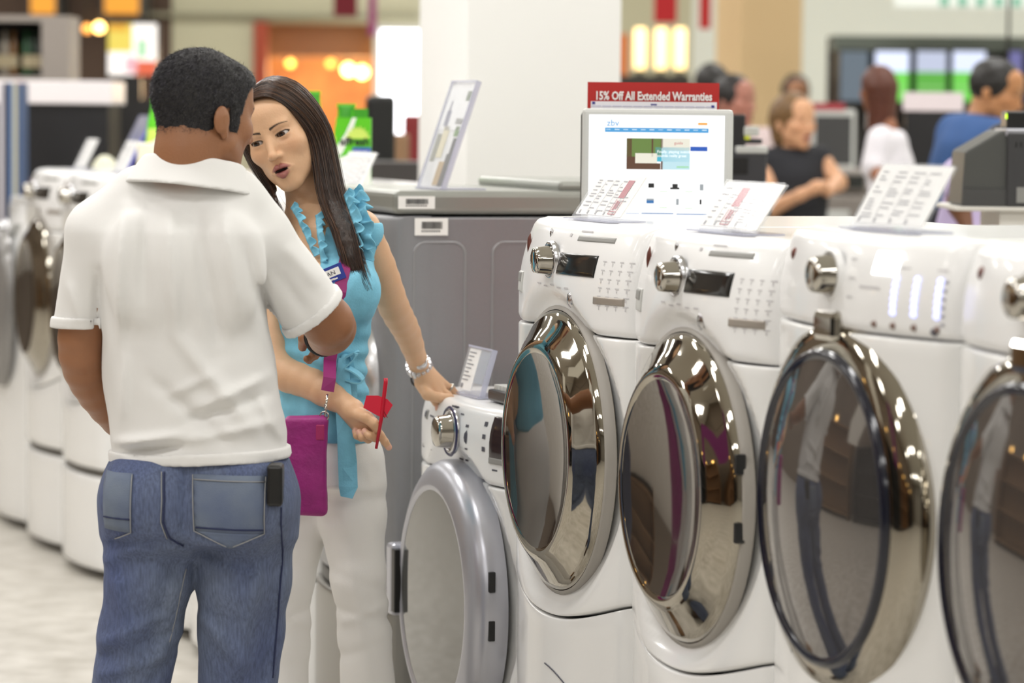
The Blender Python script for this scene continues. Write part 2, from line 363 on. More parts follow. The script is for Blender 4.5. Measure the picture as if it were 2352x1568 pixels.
# ---------------- grey dryer on its pedestal
def make_grey_dryer():
    t = empty('grey_dryer', 'tall dark grey dryer with barcode stickers on its ribbed side', 'dryer', rowpos(4.82), RZ)
    H = 1.403; D = .80
    gb = bulge(.05); yf = lambda x, z: gb(x)+top_lean(z, H, .1, .02)
    zs = 1.346
    box('cabinet', (-HW+.004, .03, .45), (HW-.001, D, zs-.006), GREYM, t, bev=.005)
    # ribbed side panel facing along the row: raised rounded frames
    sx = HW-.001
    def rib(y0, y1, z0, z1, r=.045, w=.010):
        pts = []
        for cy, cz, a0 in ((y1-r, z1-r, 0), (y0+r, z1-r, 90), (y0+r, z0+r, 180), (y1-r, z0+r, 270)):
            for i in range(7): a = math.radians(a0+15*i); pts.append((sx-.0015, cy+r*math.cos(a), cz+r*math.sin(a)))
        pts.append(pts[0]); o = tube('side_rib', pts, w/2, mat('grey_rib_steel', '97989a', .35, .45), t, 6, close=False)
        return o
    for i in range(4): rib(.05+.197*i, .178+.197*i, .5, 1.28, .03, .008)
    lid = box('lid', (-HW-.002, .0, zs), (HW+.003, D+.01, H), GREYT, t, bev=.016, seg=3)
    box('rear_console', (-HW+.02, .42, H-.002), (HW-.02, D, H+.022), GREYT, lid, bev=.01)
    slab('front_panel', GREYM, t, -HW, HW, .455, zs-.004, yf, t=.05, r=.01)
    # sticker pair on the near side
    for z, y, w, h, nm in ((1.3745, .035, .090, .030, 'lid'), (1.317, .072, .082, .041, 'side')):
        s = box('barcode_sticker', (HW+.001, y-w/2+.02, z-h/2), (HW+.0045, y+w/2+.02, z+h/2), PAPER, t)
        x = HW+.005; bars = []; yy = y-w*.3+.02; rng = random.Random(3)
        while yy < y+w*.32+.02:
            ww = rng.choice((.0008, .0014, .002)); bars.append(((x, yy, z-h*.12), (x+.0003, yy+ww, z+h*.3))); yy += ww+rng.choice((.0008, .0012))
        bars += [((x, y-w*.3+.02+i*.006, z-h*.3), (x+.0003, y-w*.3+.0235+i*.006, z-h*.2)) for i in range(int(w*.6/.006))]
        boxes('barcode', bars, BLACK, s)
    # door: chrome and glass bowl low on the front
    y0 = gb(0)+.02
    d = lathe('door', [(.285, y0+.02), (.285, y0-.02), (.27, y0-.045), (.23, y0-.07), (.215, y0-.068)], CHROME2, t, (0, 0, .93), 64)
    lathe('door_glass', [(0, y0-.06), (.1, y0-.062), (.216, y0-.068)], GLASSD, d, (0, 0, .93), 48)
    # pedestal
    dr = slab('pedestal_drawer', mat('brushed_grey_front', '8c8a85', .28, .6), t, -HW, HW, .04, .405, lambda x, z: gb(x), t=.05, r=.01)
    slab('drawer_handle', BLACK, dr, -HW+.03, HW-.03, .41, .445, lambda x, z: gb(x)+.015, t=.03, r=.004, nx=20, nz=4)
    box('pedestal', (-HW+.006, .03, .03), (HW-.001, D-.01, .425), GREYM, t, bev=.004)
    box('pedestal_gap', (-HW+.012, .04, .423), (HW-.006, D-.02, .452), BLACK, t)
    box('plinth', (-HW+.03, .06, 0), (HW-.03, D-.03, .05), BLACK, t)
    return t
gd = make_grey_dryer()

# ---------------- far part of the row: white units seen beyond the two people
def make_plain_unit(name, label, k, H=1.375, group=None):
    t = empty(name, label, 'dryer', rowpos(k), RZ, group)
    yf = lambda x, z: GB(x)+top_lean(z, H, .14, .035)
    shell(t, H, .76, WHITE)
    slab('control_panel', WHITE2, t, -HW, HW, 1.16, H-.002, yf, t=.07, r=.014, nx=20, nz=12)
    slab('front_panel', WHITE, t, -HW, HW, .378, 1.157, yf, t=.06, r=.006, nx=20, nz=20)
    dr = slab('pedestal_drawer', WHITE, t, -HW, HW, .035, .366, yf, t=.06, r=.01, nx=20, nz=8)
    slab('drawer_handle', MGREY, dr, -HW+.06, HW-.06, .352, .376, lambda x, z: GB(x)+.012, t=.03, r=.004, nx=20, nz=4)
    d = box('door', (-.23, GB(0)-.03, .62), (.23, GB(0)+.03, 1.10), mat('grey_square_door', 'a5a4a2', .3), t, bev=.025, seg=3)
    box('door_window', (-.16, GB(0)-.034, .68), (.16, GB(0)-.02, 1.04), mat('dark_window', '6c6a68', .1), d, bev=.012)
    knob(t, -.12, 1.29, .03, yf, CHROME2); plate(t, 'display', .06, 1.295, .14, .04, yf, SCREENOFF, .003)
    return t
for i, (k, lb) in enumerate(((5.85, 'white square-doored dryer standing next to the tall grey dryer'), (6.85, 'white dryer in the row behind the woman in blue'), (7.85, 'white dryer in the row behind the man in white'))):
    make_plain_unit('stacked_row_dryer', lb, k)
fw = []
for k, lb in ((9.75, 'white washer with chrome dome door beside the elbow of the man in white'), (10.75, 'white washer with full chrome dome door next to the grey-doored dryer')):
    fw.append(make_domed_washer('front_load_washer', lb, k, None))
def make_capsule_dryer(k):
    t = empty('grey_door_dryer', 'white dryer with long grey capsule door at the far end of the row', 'dryer', rowpos(k), RZ)
    H = 1.25; yf = lambda x, z: GB(x)+top_lean(z, H, .3, .12)
    shell(t, H, .76, WHITE)
    slab('front_panel', WHITE, t, -HW, HW, .035, H-.002, yf, t=.07, r=.014, nx=24, nz=40)
    V = []; Fc = []; n = 40; cx, cz = .08, .83
    for s, dy in ((1.0, .0), (.97, -.03), (.8, -.045), (0, -.05)):
        for i in range(n):
            a = 2*math.pi*i/n; sq = 1.0
            V.append((cx+.19*s*math.copysign(abs(math.cos(a))**.8, math.cos(a)), GB(0)+dy+.01, cz+.30*s*math.copysign(abs(math.sin(a))**.8, math.sin(a))))
    for r in range(3):
        for i in range(n): j = (i+1) % n; Fc.append((r*n+i, (r+1)*n+i, (r+1)*n+j, r*n+j))
    d = mobj('door', V, Fc, mat('mid_grey_door', '8b8987', .25, .3), t)
    knob(t, -.1, 1.13, .03, yf, CHROME2); plate(t, 'display', .08, 1.13, .16, .05, yf, MGREY, .003)
    print_block(t, 'panel_print', [(-.2, 1.12, .05, .02), (.25, 1.12, .08, .02)], yf, PRINT)
    return t
make_capsule_dryer(11.75)
def make_top_loader(k):
    t = empty('top_load_washer', 'white top-load washer with tilted grey console past the capsule-door dryer', 'washer', rowpos(k), RZ)
    shell(t, 1.02, .72, WHITE)
    slab('front_panel', WHITE, t, -HW, HW, .035, 1.0, lambda x, z: GB(x)*.3, t=.06, r=.012, nx=12, nz=12)
    cs = box('console', (-HW, .45, 0), (HW, .62, .2), LGREY, t, bev=.02, M=Matrix.Translation((0, .12, 1.01)) @ Matrix.Rotation(-.3, 4, 'X') @ Matrix.Translation((0, 0, 0)))
    return t
make_top_loader(12.75)
# ---------------------------------------------------------------- cards, signs and goods on the tops
RED = mat('card_red', 'b04050', .6)
def local_row(k, x, y, z):
    c, s = math.cos(RZ), math.sin(RZ); p = rowpos(k); return Vector((p.x+c*x-s*y, p.y+s*x+c*y, z))
def price_card(label, k, x, y, z, w, h, tilt, cols=5, red=None, rz=0, group=None, strip=True):
    """printed card in a clear holder, leaning back, reading from the row's front"""
    t = empty('price_card', label, 'price card', local_row(k, x, y, z), RZ+rz, group)
    M = Matrix.Rotation(-tilt, 4, 'X')
    box('card', (-w/2+.003, -.001, .012), (w/2-.003, .001, h-.003), PAPER, t, M=M)
    bm = bmesh.new()
    add_box(bm, (-w/2, -.0045, .006), (w/2, -.0025, h)); add_box(bm, (-w/2, .0025, .006), (w/2, .0045, h)); add_box(bm, (-w/2, -.0045, .003), (w/2, .0045, .006))
    bmesh.ops.transform(bm, matrix=M, verts=bm.verts[:]); bm_obj('holder', bm, ACRYL, t)
    box('holder_foot', (-w/2, -.02, 0), (w/2, .06, .003), ACRYL_EDGE, t)
    rng = random.Random(hash((k, w)) & 255); pr = []; f = -.0018
    cw = (w-.03)/cols
    for c in range(cols):
        xa = -w/2+.015+c*cw
        if c: pr.append(((xa-.001, f-.0002, .02), (xa, f, h-.02)))
        zz = h-.018
        while zz > .02:
            ln = cw*rng.uniform(.25, .75); pr.append(((xa+.003, f-.0002, zz), (xa+.003+ln, f, zz+.0022))); zz -= rng.choice((.006, .009, .014))
        pr.append(((xa+.003, f-.0002, .014), (xa+.010, f, .022)))
    boxes('card_print', pr, PRINT, t, M=M)
    if red is not None:
        xa = -w/2+.015+red*cw
        boxes('red_band', [((xa+.002, f-.0005, h*.5), (xa+cw*.75, f-.0001, h-.014))], RED, t, M=M)
        boxes('red_frame', [((xa, f-.0005, .016), (xa+.0015, f-.0001, h*.47)), ((xa+cw*.8, f-.0005, .016), (xa+cw*.8+.0015, f-.0001, h*.47)), ((xa, f-.0005, .016), (xa+cw*.8, f-.0001, .018)), ((xa, f-.0005, h*.20), (xa+cw*.8, f-.0001, h*.20+.0015)), ((xa+cw*.2, f-.0006, h*.24), (xa+cw*.35, f-.0001, h*.44)), ((xa+cw*.45, f-.0006, h*.26), (xa+cw*.6, f-.0001, h*.42))], RED, t, M=M)
    return t
price_card('white price card with red band leaning before the lit monitor', 2.5, -.03, .055, 1.3725, .27, .112, .60, 5, 3.6)
price_card('white price card with red band between the monitor and the plain card', 1.5, -.03, .055, 1.3725, .28, .112, .60, 5, 1.6)
price_card('plain grey-white price card on the blue-lit washer, without red', .5, -.04, .055, 1.4005, .27, .125, .52, 4)
price_card('small table-printed price card beside the green bags', 5.85, .12, .14, 1.3755, .27, .12, .45, 6)
for k, x, lb in ((9.75, .0, 'small cream price card on the washer near the man in white'), (10.75, .0, 'small cream price card with orange print on the far washer')):
    price_card(lb, k, x, .12, 1.3725, .19, .125, .45, 2)
price_card('wide pale card leaning on a far white top near the green bag', 7.85, .0, .12, 1.3725, .22, .14, .5, 2)
price_card('small cream price card on the dryer with the capsule door', 11.75, .05, .2, 1.2505, .20, .14, .4, 2)
# small clear holder by the woman's fingers
t = empty('price_holder', 'small clear price holder half filled, beside the fingers on the low dryer', 'price card', local_row(3.5, -.085, .035, .9555), RZ)
M = Matrix.Rotation(-.28, 4, 'X')
box('card', (-.085, -.001, .010), (-.005, .001, .105), PAPER, t, M=M); box('film', (-.005, -.001, .03), (.06, .001, .105), mat('pale_blue_film', 'aeb6c4', .2, alpha=.7), t, M=M)
bm = bmesh.new(); add_box(bm, (-.09, -.0045, .004), (.085, -.0025, .11)); add_box(bm, (-.09, .0025, .004), (.085, .0045, .11)); bmesh.ops.transform(bm, matrix=M, verts=bm.verts[:]); bm_obj('holder', bm, ACRYL, t)
boxes('holder_edge', [((-.09, -.006, .108), (.085, .006, .112)), ((.082, -.006, .004), (.086, .006, .11))], ACRYL_EDGE, t, M=M)
box('holder_foot', (-.09, -.01, 0), (.085, .05, .004), ACRYL_EDGE, t)
boxes('card_print', [((-.08, -.0022, .095-.009*i), (-.08+.05-.01*(i % 3), -.0018, .0975-.009*i)) for i in range(8)]+[((-.08, -.0022, .014), (-.066, -.0018, .024))], PRINTD, t, M=M)
# keyboard tray on the low dryer
t = empty('keyboard', 'black keyboard with pale keys lying on the low white dryer', 'keyboard', local_row(3.5, .16, .035, .956), RZ)
box('keyboard_case', (-.12, 0, 0), (.09, .16, .026), BLACK, t, bev=.006)
for i in range(9):
    for j in range(4): box('key', (-.108+.0225*i, .012+.036*j, .0255), (-.090+.0225*i, .040+.036*j, .036), LGREY, t)
tag(box('folded_cloth', (0, 0, 0), (.09, .14, .035), mat('white_cloth', 'f0f0f0', .9), None, bev=.012), 'small white folded cloth behind the black keyboard', 'cloth').matrix_world = Matrix.Translation(local_row(3.5, -.14, .16, .956)) @ Matrix.Rotation(RZ, 4, 'Z')

# ---------------- acrylic brochure stand on the grey dryer
t = empty('brochure_stand', 'tall clear acrylic stand with a kitchen photo leaflet on the grey dryer', 'sign holder', local_row(4.82, .215, .13, 1.4035), RZ+.05)
w, h = .17, .275; M = Matrix.Rotation(-.33, 4, 'X')
bm = bmesh.new(); add_box(bm, (-w/2, -.006, 0), (w/2, -.003, h)); add_box(bm, (-w/2, .003, 0), (w/2, .006, h)); bmesh.ops.transform(bm, matrix=M, verts=bm.verts[:]); bm_obj('holder', bm, ACRYL, t)
boxes('holder_edge', [((-w/2-.002, -.007, 0), (-w/2, .007, h)), ((w/2, -.007, 0), (w/2+.003, .007, h)), ((-w/2, -.007, h-.002), (w/2, .007, h+.001))], ACRYL_EDGE, t, M=M)
box('holder_foot', (-w/2, -.01, 0), (w/2, .11, .004), ACRYL_EDGE, t)
lf = box('leaflet', (-w/2+.004, -.001, .006), (w/2-.004, .001, h-.004), mat('leaflet_grey', 'd6d8da', .3, noise=.3, nscale=18, col2='f2f2f2'), t, M=M)
def leaf(name, col, rects, m=None): boxes(name, [((x0*.79, -.0022, z0), (x1*.79, -.0016, z1)) for x0, z0, x1, z1 in rects], mat('leaf_'+name, col, .3), lf, M=M)
leaf('pale_sky', 'eceef0', [(-.10, .15, .10, .258)]); leaf('tan_floor', 'b59a6a', [(.0, .01, .05, .07)])
leaf('dark_panel', '2a2a28', [(.045, .008, .095, .09), (.06, .09, .09, .13)]); leaf('green_plant', '5d8a38', [(.05, .135, .085, .16), (.055, .225, .095, .25)])
leaf('cream_wall', 'd9d2b4', [(-.05, .08, .0, .16)]); leaf('grey_wall', '8f9080', [(-.09, .07, -.055, .14), (.03, .165, .09, .18)]); leaf('lavender', 'a9abc2', [(-.07, .16, -.03, .20), (-.06, .19, -.045, .225)])

# ---------------- monitor with red sign
mo = at(1510, 300, 7.42)
t = empty('monitor', 'silver framed monitor showing a white shop web page under a red sign', 'monitor', (mo.x, 7.42, .956), -.06)
S = 7700/7.42; bz = .956
def mz(py): return at(1510, py, 7.42).z-bz
def mx(px): return (px-1510)/S
zt, zb = mz(250), mz(560)
box('bezel', (mx(1337), .0, zb), (mx(1683), .035, zt), LGREY, t, bev=.008)
box('back_shell', (mx(1337)-.004, .02, zb-.005), (mx(1683)+.002, .06, zt-.004), DGREY, t, bev=.012)
SCRW = emat('lit_screen_white', 'ffffff', 1.05)
scr = box('screen', (mx(1353), -.0015, zb+.02), (mx(1664), .002, mz(264)), SCRW, t)
def em(name, col, e=1.0): return emat(name, col, e)
def sr(name, m, rects):
    if name.startswith('small') or name in ('order_button', 'blue_link', 'orange_icon'):
        for (a, b, c, d) in rects: box(name[:-1] if name.endswith('s') else name, (mx(a), -.0024, mz(d)), (mx(c), -.0016, mz(b)), m, scr)
        return
    o = boxes(name, [((mx(a), -.0024-.0002*(i % 2), mz(d)), (mx(c), -.0016, mz(b))) for i, (a, b, c, d) in enumerate(rects)], m, scr)
    if len(rects) > 4: tag(o, kind='stuff')
sr('menu_bar', em('screen_blue', '4f9fd6'), [(1390, 294, 1627, 304)])
sr('menu_words', em('screen_paleblue', 'd8ecf8'), [(1392+i*20, 297, 1392+i*20+11, 299) for i in range(12)])
sr('order_button', em('screen_orange', 'f0a84a'), [(1603, 281, 1624, 286)])
sr('photo_garden', emat('screen_garden', '6f8a48', .9), [(1440, 318, 1520, 360)])
sr('photo_sky', em('screen_cream', 'e8e4d4'), [(1520, 318, 1585, 345), (1460, 352, 1510, 375)])
sr('photo_lake', em('screen_lake', 'bfe0e8'), [(1520, 345, 1585, 389)])
sr('photo_brown', emat('screen_brown', '6a4a38', .8), [(1440, 360, 1490, 389), (1490, 375, 1518, 389), (1440, 318, 1452, 360), (1497, 318, 1501, 360), (1518, 318, 1523, 340), (1519, 370, 1523, 389)])
sr('photo_teal_caption', em('screen_teal', '49b0c8'), [(1506, 338, 1584, 371)])
sr('blue_link', em('screen_navy', '2c5cb8'), [(1586, 336, 1625, 346)])
sr('small_pictures', emat('screen_dark', '2a2a2a', .8), [(1541, 430, 1562, 434), (1546, 422, 1558, 431), (1491, 421, 1504, 431), (1609, 457, 1613, 468)])
sr('small_grey_pictures', em('screen_grey', 'b9c0c4', .7), [(1609, 422, 1617, 436), (1555, 456, 1561, 470), (1487, 456, 1504, 460)])
sr('small_blue_pictures', em('screen_mid_blue', '3f7fc0', .8), [(1487, 460, 1504, 467), (1440, 490, 1470, 491), (1476, 489, 1549, 491), (1556, 490, 1628, 492)])
sr('green_prices', em('screen_green', '8fd47a'), [(1517, 439, 1534, 440), (1575, 439, 1592, 440), (1517, 476, 1534, 477), (1575, 477, 1592, 478), (1555, 381, 1583, 385), (1481, 499, 1489, 507)])
sr('orange_icon', em('screen_orange', 'f0a84a'), [(1560, 499, 1568, 507)])
TM = lambda px, py: XZ(mx(px), -.0026, mz(py))
text('screen_caption', 'Finally, playing outside', .0085, em('screen_text_white', 'ffffff', 1.2), scr, TM(1510, 351)); text('screen_caption', 'sounds really great', .0085, em('screen_text_white', 'ffffff', 1.2), scr, TM(1510, 360))
text('page_logo', 'zbv', .02, em('screen_blue', '4f9fd6'), scr, TM(1394, 290))
text('page_mark', 'guide', .009, em('screen_red', 'd05050', .8), scr, TM(1549, 331))
box('stand', (-.05, .055, .0), (.05, .085, zt-.12), DGREY, t); box('stand_base', (-.11, .02, 0), (.11, .12, .012), LGREY, t, bev=.005)
# red sign standing behind the monitor
sg = empty('warranty_sign', 'red sign about extended warranties over a pale calendar strip, above the monitor', 'sign', (mo.x, 7.56, .956), -.06)
box('sign_board', (mx(1356)-.004, 0, .0), (mx(1656)+.003, .004, mz(188)), mat('sign_red', 'b5211d', .5), sg)
box('calendar_strip', (mx(1360), -.002, mz(300)), (mx(1654), 0, mz(233)), mat('calendar_paper', 'f4f3f8', .6), sg)
text('sign_letters', '15% Off All Extended Warranties', .0265, mat('sign_letter_white', 'f6efee', .6), sg, XZ(mx(1506), -.0014, mz(229)), 'CENTER', sx=.73, bold=.0008)
rr = []
for i in range(12):
    a = 1362+i*24.2; rr += [((mx(a), -.0026, mz(245)), (mx(a+22), -.0021, mz(243)))]
    for j in range(4): rr += [((mx(a+2), -.0026, mz(250+j*4)), (mx(a+19), -.0021, mz(249+j*4)))]
boxes('calendar_print', rr, mat('calendar_lilac', 'c8c8e0', .6), sg)
for x_, y_, w_ in ((1363, 240, 7), (1641, 246, 7), (1500, 241, 14)): box('calendar_logo', (mx(x_), -.0028, mz(y_)), (mx(x_+w_), -.0021, mz(y_-6+(w_ > 10)*3)), mat('logo_navy', '3a3a90', .6), sg)
box('sign_post', (-.012, .004, 0), (.012, .012, mz(230)), MGREY, sg)

# ---------------- green cleaner bags and box on the far tops
GREEN = mat('pack_green', '5fc81e', .35); GREEN2 = mat('pack_dark_green', '3f9e22', .35); LIME = mat('pack_lime', 'cfe86a', .4); PBLUE = mat('pack_blue', '3358b4', .4); PWHITE = mat('pack_white', 'f0f4ea', .4)
def pouch(label, px, py_top, Y, w, h, zb, lean, rz):
    p = at(px, py_top, Y); t = empty('cleaner_bag', label, 'bag', (p.x, Y, zb), rz)
    V = []; Fc = []; n = 14; nx = 8
    def wid(v): return w*(.5+.03*math.sin(v*7)) * (1 if v < .72 else 1-.28*math.sin((v-.72)/.28*math.pi*.75) if v < .93 else .86)
    def pos(u, v, s): return (u*wid(v)*1.0+lean*h*v*v, s*.018*(1-v)**.6*(1-abs(u)**2.5)*1.3-.0005*s, h*v)
    def quadpatch(name, m, v0, v1, u0=-1, u1=1, off=0, skew=0):
        V = []; Fc = []
        for s in (-1, 1) if off == 0 else (-1,):
            b = len(V)
            for i in range(n+1):
                for j in range(nx+1):
                    v = v0+(v1-v0)*i/n; u = u0+(u1-u0)*j/nx; x, y, z = pos(u, min(1, max(0, v+skew*u)), s); V.append((x, y-off, z))
            for i in range(n):
                for j in range(nx): q = b+i*(nx+1)+j; Fc.append((q, q+1, q+nx+2, q+nx+1))
        return mobj(name, V, Fc, m, t)
    quadpatch('bag_film', GREEN, 0, 1)
    quadpatch('bag_sunburst', LIME, .42, .62, -.9, .6, .0012); quadpatch('bag_white_wave', PWHITE, .10, .46, -.9, .9, .0016, .06); quadpatch('bag_blue_panel', PBLUE, .08, .2, .0, .9, .0022, .05)
    quadpatch('bag_dark_top', GREEN2, .84, .97, -.8, .8, .0012)
    M = Matrix.Translation((lean*h*.2-w*.36, -.030, h*.36)) @ Matrix.Rotation(math.radians(28), 4, 'Y').inverted() @ Matrix.Rotation(math.pi/2, 4, 'X')
    text('bag_letters', 'affresh', w*.42, BLACK, t, M, bold=.0005)
    return t
pouch('tall thin green cleaner bag just behind the hair of the woman', 733, 210, 9.35, .040, .27, 1.376, -.05, .15)
pouch('wide green cleaner bag leaning between the thin bag and the box', 790, 232, 9.28, .062, .235, 1.376, .03, -.1)
pouch('green cleaner bag behind the neck of the man in white', 347, 203, 10.75, .044, .25, 1.376, .08, .3)
tag(box('cream_tub', (-.045, -.03, 0), (.045, .03, .11), mat('cream_plastic', 'eeead6', .5), None, bev=.006), 'cream tub beside the green bag behind the man', 'tub').location = (at(352, 350, 10.7).x, 10.66, 1.376)
p = at(812, 300, 9.2); t = empty('cleaner_box', 'green cleaner box with a white swoosh and sun, in front of the bags', 'box', (p.x, 9.2, 1.376), .02)
bw, bh = .048, .217
bx = box('carton', (-bw, 0, 0), (bw, .05, bh-.02), GREEN, t)
def front(name, m, poly, y):
    V = [(a, y, b) for a, b in poly]+[(a, y+.0008, b) for a, b in poly]; n = len(poly)
    return mobj(name, V, [tuple(range(n))]+[(i, i+n, (i+1) % n+n, (i+1) % n) for i in range(n)], m, bx, smooth=False)
front('white_swoosh', PWHITE, [(-bw, .085), (-bw, .115), (-.022, .155), (-.004, .197), (.008, .197), (-.008, .145), (-.03, .10)], -.0012)
front('white_base', PWHITE, [(-bw, 0), (bw, 0), (bw, .108), (0, .100), (-bw, .085)], -.0014)
sun = [(.012+.036*math.cos(a)*(1 if i % 2 else .72), .140+.036*math.sin(a)*(1 if i % 2 else .72)) for i, a in enumerate(np.linspace(0, math.pi, 17))]
front('sun_burst', LIME, sun, -.0016); front('blue_panel', PBLUE, [(-.002, .098), (bw, .098), (bw, .116), (-.002, .116)], -.002)
front('box_tab', GREEN2, [(.0, .197), (.04, .197), (.04, .222), (.0, .222)], .001)
text('box_letters', 'affresh', .030, mat('letter_black', '161616', .5), bx, XZ(-.036, -.0028, .122), bold=.0006)
text('box_panel_letters', 'WASHER CLEANER', .0048, PWHITE, bx, XZ(.0, -.0032, .105))
# ---------------------------------------------------------------- implicit-surface modelling for people
f32 = np.float32
def A3(v): return np.array(tuple(v), f32)
def rc(P, a, b, r1, r2):
    a = A3(a); ba = A3(b)-a; t = np.clip(((P-a)@ba)/max(float(ba@ba), 1e-9), 0, 1)
    return np.linalg.norm(P-a-t[:, None]*ba, axis=1)-(r1+(r2-r1)*t)
def ell(P, c, r, R=None):
    Q = P-A3(c)
    if R is not None: Q = Q@np.asarray(R, f32)          # columns of R are the ellipsoid axes
    r = A3(r); k0 = np.linalg.norm(Q/r, axis=1); k1 = np.linalg.norm(Q/(r*r), axis=1)+1e-6
    return k0*(k0-1)/k1
def smin(a, b, k):
    h = np.clip(.5+.5*(b-a)/k, 0, 1); return b+(a-b)*h-k*h*(1-h)
def smax(a, b, k): return -smin(-a, -b, k)
def chain(P, pts, rs, k=.01):
    d = None
    for i in range(len(pts)-1):
        e = rc(P, pts[i], pts[i+1], rs[i], rs[i+1]); d = e if d is None else smin(d, e, k)
    return d
def cmr(pts, n):
    P = [np.array(tuple(p), float) for p in pts]; out = []
    for i in range(n):
        x = i/(n-1)*(len(P)-1); k = min(int(x), len(P)-2); t = x-k; p0, p1, p2, p3 = P[max(k-1, 0)], P[k], P[k+1], P[min(k+2, len(P)-1)]
        out.append(.5*((2*p1)+(p2-p0)*t+(2*p0-5*p1+4*p2-p3)*t*t+(3*p1-p0-3*p2+p3)*t**3))
    return out
def limb(P, pts, rs, n=13):
    C_ = cmr(pts, n); R_ = [float(r[0]) for r in cmr([(r,) for r in rs], n)]
    return chain(P, C_, R_, .004)
def loft(P, rows, yaw=0, pw=2.2):
    """rows (z, cx, cy, rx, ry) from low to high; closed top and bottom"""
    r = np.array(rows, f32); z = np.clip(P[:, 2], r[0, 0], r[-1, 0])
    cx, cy, rx, ry = (np.interp(z, r[:, 0], r[:, i]).astype(f32) for i in (1, 2, 3, 4))
    X = P[:, 0]-cx; Y = P[:, 1]-cy; c, s = math.cos(yaw), math.sin(yaw)
    xr = X*c+Y*s; yr = -X*s+Y*c
    q = (np.abs(xr/rx)**pw+np.abs(yr/ry)**pw)**(1/pw)
    d = (q-1)*np.minimum(rx, ry); dz = np.abs(P[:, 2]-z)
    return np.where(dz > 0, np.hypot(np.maximum(d, 0), dz), d).astype(f32)
def surface_nets(F, lo, h):
    S = F < 0; nx, ny, nz = F.shape
    def cs(a, i, j, k): return a[i:nx-1+i, j:ny-1+j, k:nz-1+k]
    cnt = sum(cs(S, i, j, k).astype(np.int8) for i in (0, 1) for j in (0, 1) for k in (0, 1))
    act = (cnt > 0) & (cnt < 8); idx = np.full(act.shape, -1, np.int64); I = np.argwhere(act); idx[act] = np.arange(len(I))
    acc = np.zeros((len(I), 3), f32); n = np.zeros(len(I), f32); cor = [(i, j, k) for i in (0, 1) for j in (0, 1) for k in (0, 1)]
    for a in cor:
        for ax in range(3):
            if a[ax]: continue
            b = list(a); b[ax] = 1
            fa = F[I[:, 0]+a[0], I[:, 1]+a[1], I[:, 2]+a[2]]; fb = F[I[:, 0]+b[0], I[:, 1]+b[1], I[:, 2]+b[2]]
            m = (fa < 0) != (fb < 0); t = np.where(m, fa/(fa-fb+1e-12), 0)
            p = np.array(a, f32)[None]+np.eye(3, dtype=f32)[ax][None]*t[:, None]; acc += p*m[:, None]; n += m
    V = (acc/n[:, None]+I)*h+np.array(lo, f32); quads = []
    for ax in range(3):
        o1, o2 = [(1, 2), (2, 0), (0, 1)][ax]
        sl = [slice(None)]*3; s2 = [slice(None)]*3; sl[ax] = slice(0, -1); s2[ax] = slice(1, None)
        a, b = S[tuple(sl)], S[tuple(s2)]; e = np.argwhere(a != b)
        e = e[(e[:, o1] > 0) & (e[:, o2] > 0) & (e[:, o1] < F.shape[o1]-1) & (e[:, o2] < F.shape[o2]-1)]
        sg = a[e[:, 0], e[:, 1], e[:, 2]]; q = []
        for d1, d2 in ((0, 0), (1, 0), (1, 1), (0, 1)):
            c = e.copy(); c[:, o1] -= d1; c[:, o2] -= d2; q.append(idx[c[:, 0], c[:, 1], c[:, 2]])
        q = np.stack(q, 1); q[~sg] = q[~sg][:, ::-1]; quads.append(q[:, ::-1][:, ::-1])
    Q = np.concatenate(quads); Q = Q[(Q >= 0).all(1)]
    return V, Q
def sdf_mesh(fn, lo, hi, h, B=5, slack=1.9):
    lo = np.array(lo, f32); hi = np.array(hi, f32); n = np.ceil((hi-lo)/h/B).astype(int)*B
    ax = [lo[i]+h*(np.arange(n[i]//B)*B+(B-1)/2) for i in range(3)]
    G = np.stack(np.meshgrid(*ax, indexing='ij'), -1).reshape(-1, 3).astype(f32); c = fn(G).reshape([m//B for m in n])
    near = np.abs(c) < h*B*slack
    F = np.repeat(np.repeat(np.repeat(np.where(c < 0, -1, 1).astype(f32), B, 0), B, 1), B, 2)
    blk = np.argwhere(near); off = np.stack(np.meshgrid(*[np.arange(B)]*3, indexing='ij'), -1).reshape(-1, 3)
    I = (blk[:, None]*B+off[None]).reshape(-1, 3); P = lo+I.astype(f32)*f32(h); out = np.empty(len(P), f32)
    for s in range(0, len(P), 400000): out[s:s+400000] = fn(P[s:s+400000])
    F[I[:, 0], I[:, 1], I[:, 2]] = out
    return surface_nets(F, lo, h)
def sdf_obj(name, fn, lo, hi, h, m, parent=None, colf=None, B=5):
    V, Q = sdf_mesh(fn, lo, hi, h, B)
    return mobj(name, V, Q, m, parent, True, colf(V) if colf else None)
_rs = np.random.RandomState(5); _NF = [( _rs.randn(3).astype(f32), _rs.rand()*6.28) for _ in range(24)]
def vnoise(P, sc, n=10, o=0):
    s = 0
    for f, p in _NF[o:o+n]: s = s+np.sin(P@(f*sc)+p)
    return s/n*1.4
def seg2(P, a, b, ax=(0, 2)):
    """distance to a segment measured in two axes only"""
    Q = P[:, ax]; a = np.array(a, f32); b = np.array(b, f32); ba = b-a; t = np.clip(((Q-a)@ba)/float(ba@ba), 0, 1)
    return np.linalg.norm(Q-a-t[:, None]*ba, axis=1), t
def frame(o, x, y, z):
    """head frame: columns x (viewer right when facing), y up, z forward"""
    return A3(o), np.stack([A3(x), A3(y), A3(z)], 1)
def make_frame(o, up, fwd, s=1.0):
    u = Vector(up).normalized(); f = Vector(fwd); f = (f-u*f.dot(u)).normalized(); a, R = frame(o, u.cross(f), u, f); return a, R, f32(s)
def to_local(P, fr): return (P-fr[0])@fr[1]/fr[2]
def to_world(p, fr): return fr[1]@(np.array(p, f32)*fr[2])+fr[0]
